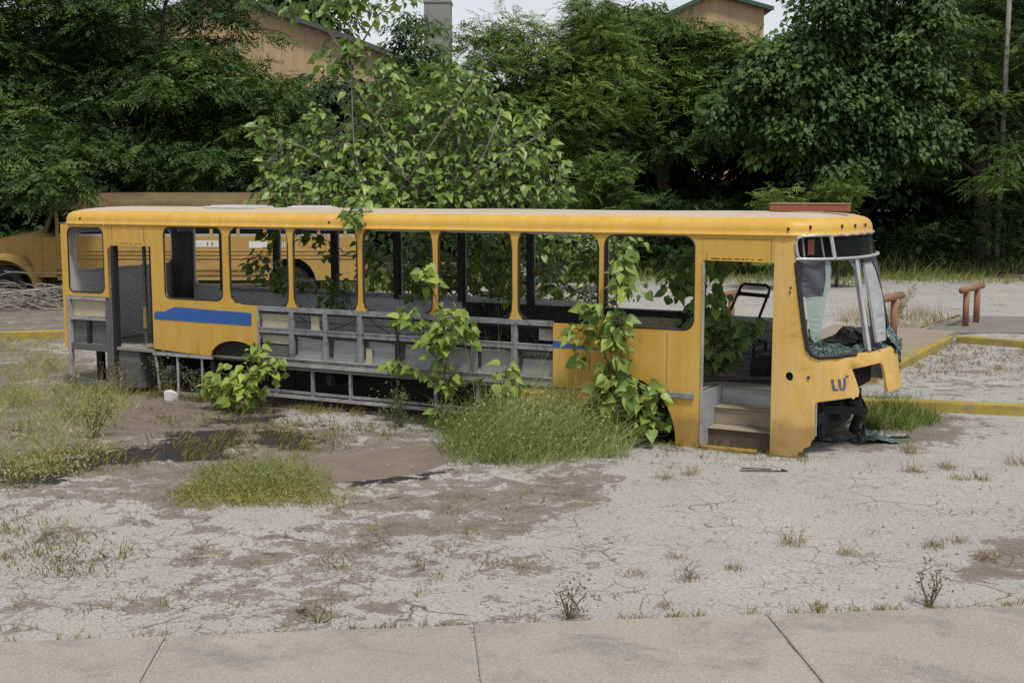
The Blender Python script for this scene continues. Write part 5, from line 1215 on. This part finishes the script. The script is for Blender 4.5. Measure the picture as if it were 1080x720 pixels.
# ------------------------------------------------------------------ grass and weeds
def scatter(polys, n):
    """random ground points in photo-derived ground polygons"""
    out = []
    ws = []
    for P in polys:
        q = np.array(gp(*P)); ws.append(abs(np.sum(q[:, 0] * np.roll(q[:, 1], -1) - q[:, 1] * np.roll(q[:, 0], -1))) / 2)
    ws = np.array(ws) / sum(ws)
    for P, w in zip(polys, ws):
        q = gp(*P); a = np.array(q); k = 0; want = int(n * w)
        while k < want:
            p = rng.uniform(a.min(0), a.max(0), (max(200, want * 2), 2))
            m = [i for i in p if inside(i, q)][:want - k]
            out += m; k += len(m)
    out = np.array(out); return np.concatenate([out, np.zeros((len(out), 1))], 1)
def tufts(geo, C, nb, h, spread, lean, w, tone):
    n = len(C); k = np.repeat(np.arange(n), nb); N = len(k)
    hs = h * rng.uniform(.35, 1.35, n) * np.where(rng.random(n) < .12, 1.35, 1)
    P = C[k] + np.concatenate([rng.normal(0, 1, (N, 2)) * spread, np.zeros((N, 1))], 1)
    tn = np.clip(tone[0] + rng.normal(0, tone[1], n)[k] + rng.normal(0, .1, N), 0, 1)
    blades(geo, P, hs[k] * rng.uniform(.25, 1.2, N) ** 1.0, np.abs(rng.normal(lean, .45, N)), w * rng.uniform(.6, 1.3, N), tn)
def chaff(geo, C, per, h0, h1, spread, size, tone):
    """small leaves and seed heads floating among the blades"""
    k = np.repeat(np.arange(len(C)), per); n = len(k)
    P = C[k] + np.concatenate([rng.normal(0, 1, (n, 2)) * spread, rng.uniform(h0, h1, (n, 1))], 1)
    place(geo, SLIM_V, OVAL_F, P, rng.normal(0, 1, (n, 3)) + (0, 0, .5), rng.normal(0, 1, (n, 3)) + (0, -.3, .6), size * rng.uniform(.5, 1.5, n), np.clip(rng.normal(*tone, n), 0, 1))
def grass_thing(name, base, parts, mat, label, cat, group=None, ch=()):
    geo = Geo()
    for a in parts: tufts(geo, *a)
    for a in ch: chaff(geo, *a)
    o = geo.build(name, M[mat], None, base); return tag(o, label, cat, group)
# tall clump in front of the wheel arch
cl = scatter([[(478, 492), (470, 462), (500, 448), (560, 440), (625, 446), (664, 470), (650, 484), (560, 492)]], 210)
cl2 = scatter([[(500, 488), (510, 458), (560, 448), (600, 452), (630, 470), (590, 486)]], 130)
grass_thing('grass_clump', g(565, 480), [(cl, 26, .40, .10, .7, .007, (.42, .25)), (cl2, 24, .70, .13, .65, .0065, (.42, .25)), (cl2[:70], 5, .95, .12, .5, .006, (.7, .25))], 'grass', 'tall feathery yellow green grass clump in front of the front wheel arch', 'grass clump', None, [(cl, 20, .03, .32, .12, .045, (.4, .28)), (cl2, 22, .2, .62, .14, .04, (.48, .3))])
cl = scatter([[(200, 520), (215, 498), (280, 490), (330, 500), (345, 520), (280, 527)]], 150)
cl2 = scatter([[(185, 524), (220, 510), (300, 508), (352, 520), (350, 530), (260, 532)]], 170)
grass_thing('grass_clump', g(270, 520), [(cl, 11, .19, .10, .7, .007, (.62, .25)), (cl2, 16, .07, .09, .9, .008, (.9, .12))], 'grassgreen', 'low green grass clump on the open lot beside the brown silt patch', 'grass clump', None, [(cl, 8, .02, .12, .11, .035, (.6, .25)), (cl2, 14, .01, .05, .11, .03, (.9, .12))])
# stands of wild grass at the left
geo = Geo()
tufts(geo, scatter([[(-40, 520), (-40, 430), (30, 410), (110, 415), (130, 440), (100, 470), (40, 490)]], 85), 26, .36, .10, .6, .007, (.66, .25))
tufts(geo, scatter([[(-40, 440), (-30, 395), (60, 380), (75, 405), (40, 420)], [(60, 420), (85, 395), (125, 405), (150, 425), (110, 440)]], 60), 24, .26, .10, .6, .008, (.66, .22))
tufts(geo, scatter([[(-40, 400), (0, 358), (66, 360), (66, 390)]], 20), 22, .26, .11, .6, .010, (.68, .2))
chaff(geo, scatter([[(-40, 520), (-40, 430), (30, 410), (110, 415), (130, 440), (100, 470), (40, 490)]], 90), 12, .02, .28, .14, .045, (.6, .28))
chaff(geo, scatter([[(-20, 515), (0, 485), (110, 470), (130, 480), (60, 505)]], 70), 20, .01, .10, .12, .04, (.75, .22))
tag(geo.build('wild_grass', M['grass']), 'wild yellow green grass growing around the rear of the bus', None, None, 'stuff')
geo = Geo()
tufts(geo, scatter([[(560, 296), (560, 262), (1300, 262), (1300, 296)]], 1000), 18, .42, .34, .6, .028, (.5, .28))
tufts(geo, scatter([[(560, 290), (560, 264), (1300, 264), (1300, 290)]], 350), 12, .9, .3, .4, .025, (.75, .2))
tufts(geo, scatter([[(600, 301), (600, 292), (1250, 292), (1250, 300)]], 160), 18, .3, .25, .6, .022, (.65, .2))
tufts(geo, scatter([[(-100, 320), (-100, 300), (560, 290), (560, 305)]], 500), 22, .45, .28, .5, .03, (.5, .22))
tag(geo.build('verge_grass', M['grassgreen']), 'rough grass verge along the foot of the trees', None, None, 'stuff')
# low weeds in cracks and at the edge of slabs
geo = Geo()
tufts(geo, scatter([[(150, 475), (160, 430), (300, 430), (480, 445), (470, 470), (330, 475)]], 120), 12, .11, .08, .9, .010, (.45, .25))
tufts(geo, scatter([[(180, 470), (300, 445), (400, 452), (370, 470), (300, 490), (200, 492)]], 70), 14, .14, .09, .8, .010, (.4, .22))
tufts(geo, scatter([[(0, 520), (0, 485), (130, 470), (150, 490)]], 70), 14, .13, .09, .9, .010, (.45, .22))
tufts(geo, scatter([[(-20, 690), (-20, 520), (560, 520), (560, 660)]], 120), 9, .07, .05, .9, .008, (.5, .25))
tufts(geo, scatter([[(0, 610), (0, 540), (40, 545), (160, 590), (120, 610)]], 60), 16, .09, .08, .9, .010, (.35, .2))
tufts(geo, scatter([[(320, 535), (330, 520), (370, 525), (360, 545)]], 24), 12, .07, .06, .9, .010, (.6, .2))
tufts(geo, scatter([[(180, 538), (180, 515), (380, 515), (380, 530)]], 90), 16, .07, .07, .9, .009, (.7, .15))
tufts(geo, scatter([[(560, 650), (560, 480), (1100, 470), (1100, 640)]], 45), 7, .05, .03, .9, .006, (.75, .2))
# line of weeds in the joint along the sidewalk
pts = np.array([A0 + dv * s - pv * rng.uniform(.0, .05) for s in np.concatenate([rng.uniform(-3.5, 4.5, 60), rng.uniform(1, 4.5, 60), rng.uniform(-.9, -.3, 10)])]); pts[:, 2] = 0
tufts(geo, pts, 8, .06, .025, .7, .006, (.65, .25))
pts = np.array([bw(x, -.03 - abs(rng.normal(0, .08)), 0) for x in rng.uniform(4.0, 11.0, 110)]); tufts(geo, pts, 9, .13, .04, .6, .007, (.7, .2))
pts = np.array([bw(x, -.05 - abs(rng.normal(0, .12)), 0) for x in rng.uniform(.2, 3.7, 100)]); tufts(geo, pts, 10, .18, .05, .6, .008, (.55, .25))
tufts(geo, scatter([[(700, 500), (690, 474), (830, 484), (830, 494)]], 20), 10, .09, .04, .7, .006, (.6, .25))
tag(geo.build('ground_weeds', M['weedlow']), 'low yellowish weeds in the cracks of the lot', None, None, 'stuff')
# green weeds by the yellow kerb
geo = Geo(); cl = scatter([[(905, 452), (915, 425), (955, 425), (990, 445), (960, 456)]], 120); tufts(geo, cl, 22, .22, .08, .6, .010, (.35, .22))
o = geo.build('grass_clump', M['grassgreen'], None, g(940, 442)); tag(o, 'green weeds at the end of the yellow kerb beside the bus front', 'grass clump')
geo = Geo(); tufts(geo, scatter([[(960, 400), (960, 372), (1000, 362), (1090, 372), (1090, 395)]], 90), 14, .12, .09, .8, .012, (.55, .2)); tufts(geo, scatter([[(880, 352), (890, 330), (1000, 330), (980, 350)]], 40), 18, .42, .15, .5, .014, (.8, .15))
tag(geo.build('bay_weeds', M['dry']), 'thin dry weeds inside the empty parking bay', None, None, 'stuff')
# scrub shrubs with tiny leaves
def scrub(base, h, r, n, label, mat='scrub', group=None, tone=(.5, .25), leaf=.035, name='scrub_shrub', nstem=9):
    base = np.array(base); o = empty(name, base, label, 'shrub', group); mb = MB(); P = []; D = []
    for k in range(nstem):
        a = rng.uniform(0, 2 * np.pi); e = np.array([math.cos(a) * r * rng.uniform(.3, 1), math.sin(a) * r * rng.uniform(.3, 1) * .7, h * rng.uniform(.55, 1)])
        m1 = e * .5 + rng.normal(0, .04, 3); mb.tube([(0, 0, -.02), m1, e], [.007, .005, .002], 4, cap=False)
        for _ in range(n // nstem):
            s = rng.uniform(.25, 1.05); q = (m1 * 2 * s if s < .5 else m1 + (e - m1) * (s - .5) * 2) + rng.normal(0, .05, 3); q[2] = max(q[2], .02); P.append(q + base); D.append(rng.normal(0, 1, 3))
    P = np.array(P); D = np.array(D); m = len(P); geo = Geo()
    place(geo, OVAL_V, OVAL_F, P, D + (0, 0, .2), np.array([0, -.3, 1.0]) + rng.normal(0, .5, (m, 3)), leaf * rng.uniform(.6, 1.4, m), np.clip(rng.normal(*tone, m), 0, 1))
    geo.build('foliage', M[mat], o, base).location = (0, 0, 0); mb.build('stem', M['twig'], o)
    return o
scrub(bw(1.95, .05, 0), .62, .4, 420, 'twiggy shrub with tiny leaves under the blue striped rear panel')
scrub(bw(2.75, -.15, 0), .5, .4, 300, 'twiggy shrub between the rear panel legs and the wheel arch')
scrub(bw(1.25, -.12, 0), .5, .35, 260, 'reddish dry shrub in front of the rear doorway step', 'dry', None, (.25, .25))
scrub(bw(6.1, -.45, 0), .5, .4, 520, 'pale small leaved shrub left of the lime green sapling')
scrub(bw(6.75, -.5, 0), .45, .4, 480, 'small leaved shrub under the lime green sapling')
scrub(g(100, 460), .55, .28, 420, 'green small leaved shrub standing in the wild grass at left', 'grassgreen', None, (.3, .2))
scrub(g(600, 652), .26, .16, 170, 'small leafy weed growing from the sidewalk edge near the centre', 'scrub', None, (.5, .2), .026, 'weed', 7)
scrub(g(980, 640), .30, .15, 150, 'sparse green weed growing beside the sidewalk at right', 'scrub', None, (.35, .2), .026, 'weed', 7)
scrub(g(335, 656), .16, .12, 90, 'small yellowish weed growing from the sidewalk edge at left', 'weedlow', None, (.4, .2), .024, 'weed', 6)
scrub(g(945, 335), .9, .7, 320, 'pale airy weed standing in the far lot seen through the windscreen', 'dry', None, (.7, .2), .05, 'weed', 10)
# dry tufts, one by one
dry = [(700, 505, .12, 'green'), (835, 574, .16, ''), (725, 612, .14, ''), (774, 600, .1, ''), (895, 584, .10, ''), (984, 576, .10, ''), (1010, 572, .14, ''), (1040, 590, .12, ''), (960, 478, .26, ''), (964, 498, .16, ''),
       (998, 494, .15, ''), (1072, 490, .2, ''), (670, 606, .13, ''), (712, 590, .09, ''), (525, 598, .12, ''), (440, 598, .07, ''), (545, 600, .10, ''), (863, 640, .06, ''), (1035, 506, .08, 'green'), (727, 500, .1, ''), (1012, 505, .10, 'green'), (700, 640, .06, ''), (180, 420, .22, ''), (287, 425, .22, '')]
for x, y, h, c in dry:
    geo = Geo(); c0 = g(x, y)[None]; tufts(geo, np.repeat(c0, 3, 0), 22, h, .035 + h * .12, .8, .006, (.5 if not c else .4, .2))
    o = geo.build('dry_tuft', M['grassgreen' if c else 'dry'], None, c0[0])
    near = 'on the pale seal' if x > 560 else ('below the bus rear' if y < 450 else 'on the dirt patches')
    tag(o, '%s grass tuft %s' % ('small green' if c else 'dry straw coloured', near), 'tuft', 'grass tufts in the lot cracks')
# gravel specks: loose stones on the dirt
geo = MB()
for _ in range(420):
    x, y = rng.uniform(-40, 1110), rng.uniform(440, 660); c = g(x, y); r = rng.uniform(.006, .022)
    v = [c + np.array(d) * r * rng.uniform(.7, 1.2) for d in ((1, 0, .1), (-.3, 1, .1), (-.8, -.4, .1), (0, -.9, .2), (0, 0, .9))]
    geo.add(v, [(0, 1, 4), (1, 2, 4), (2, 3, 4), (3, 0, 4)])
M['stone'] = worn('loose_gravel', (.30, .28, .25), (.20, .18, .16), (.11, .09, .08), .95, 7, .4)
tag(geo.build('gravel', M['stone']), 'loose gravel scattered over the lot', None, None, 'stuff')

# ------------------------------------------------------------------ light, sky, camera
SUN_EL, SUN_AZ = R(64), R(158)     # azimuth from +Y clockwise: behind the camera, a little to the right
w = bpy.data.worlds.new('World'); sc.world = w; w.use_nodes = True
n, l = w.node_tree.nodes, w.node_tree.links
sky = n.new('ShaderNodeTexSky'); sky.sky_type = 'NISHITA'; sky.sun_disc = False
sky.sun_elevation = SUN_EL; sky.sun_rotation = SUN_AZ; sky.air_density = 1.0; sky.dust_density = 1.0; sky.ozone_density = 1.0
hs_ = n.new('ShaderNodeHueSaturation'); hs_.inputs['Saturation'].default_value = .24; l.new(sky.outputs[0], hs_.inputs['Color'])
bg = n['Background']; l.new(hs_.outputs[0], bg.inputs['Color']); bg.inputs['Strength'].default_value = .135
sd = bpy.data.lights.new('sun', 'SUN'); sd.energy = 3.0; sd.angle = R(9); sd.color = (1, .97, .92)
so = bpy.data.objects.new('sun', sd); col.objects.link(so)
dirv = Vector((math.sin(SUN_AZ) * math.cos(SUN_EL), math.cos(SUN_AZ) * math.cos(SUN_EL), math.sin(SUN_EL)))
so.rotation_euler = dirv.to_track_quat('Z', 'Y').to_euler(); so.location = dirv * 40

cd = bpy.data.cameras.new('camera'); co = bpy.data.objects.new('camera', cd); col.objects.link(co)
cd.sensor_width = 36; cd.lens = FPX / 1080 * 36; cd.clip_end = 2000; cd.clip_start = .05
co.location = (0, 0, CAMH); co.rotation_euler = (R(90) - PITCH, 0, 0)
sc.camera = co
sc.render.engine = 'CYCLES'
sc.cycles.max_bounces = 6; sc.cycles.diffuse_bounces = 3; sc.cycles.glossy_bounces = 2; sc.cycles.transmission_bounces = 3; sc.cycles.transparent_max_bounces = 8
sc.cycles.use_denoising = False
sc.cycles.sample_clamp_indirect = 3.0
try: sc.cycles.sampling_pattern = 'BLUE_NOISE'
except Exception: pass
try: sc.cycles.denoiser = 'OPENIMAGEDENOISE'
except Exception: pass
sc.view_settings.view_transform = 'Standard'; sc.view_settings.look = 'None'; sc.view_settings.gamma = 1; sc.view_settings.use_curve_mapping = False
sc.view_settings.exposure = 0.04
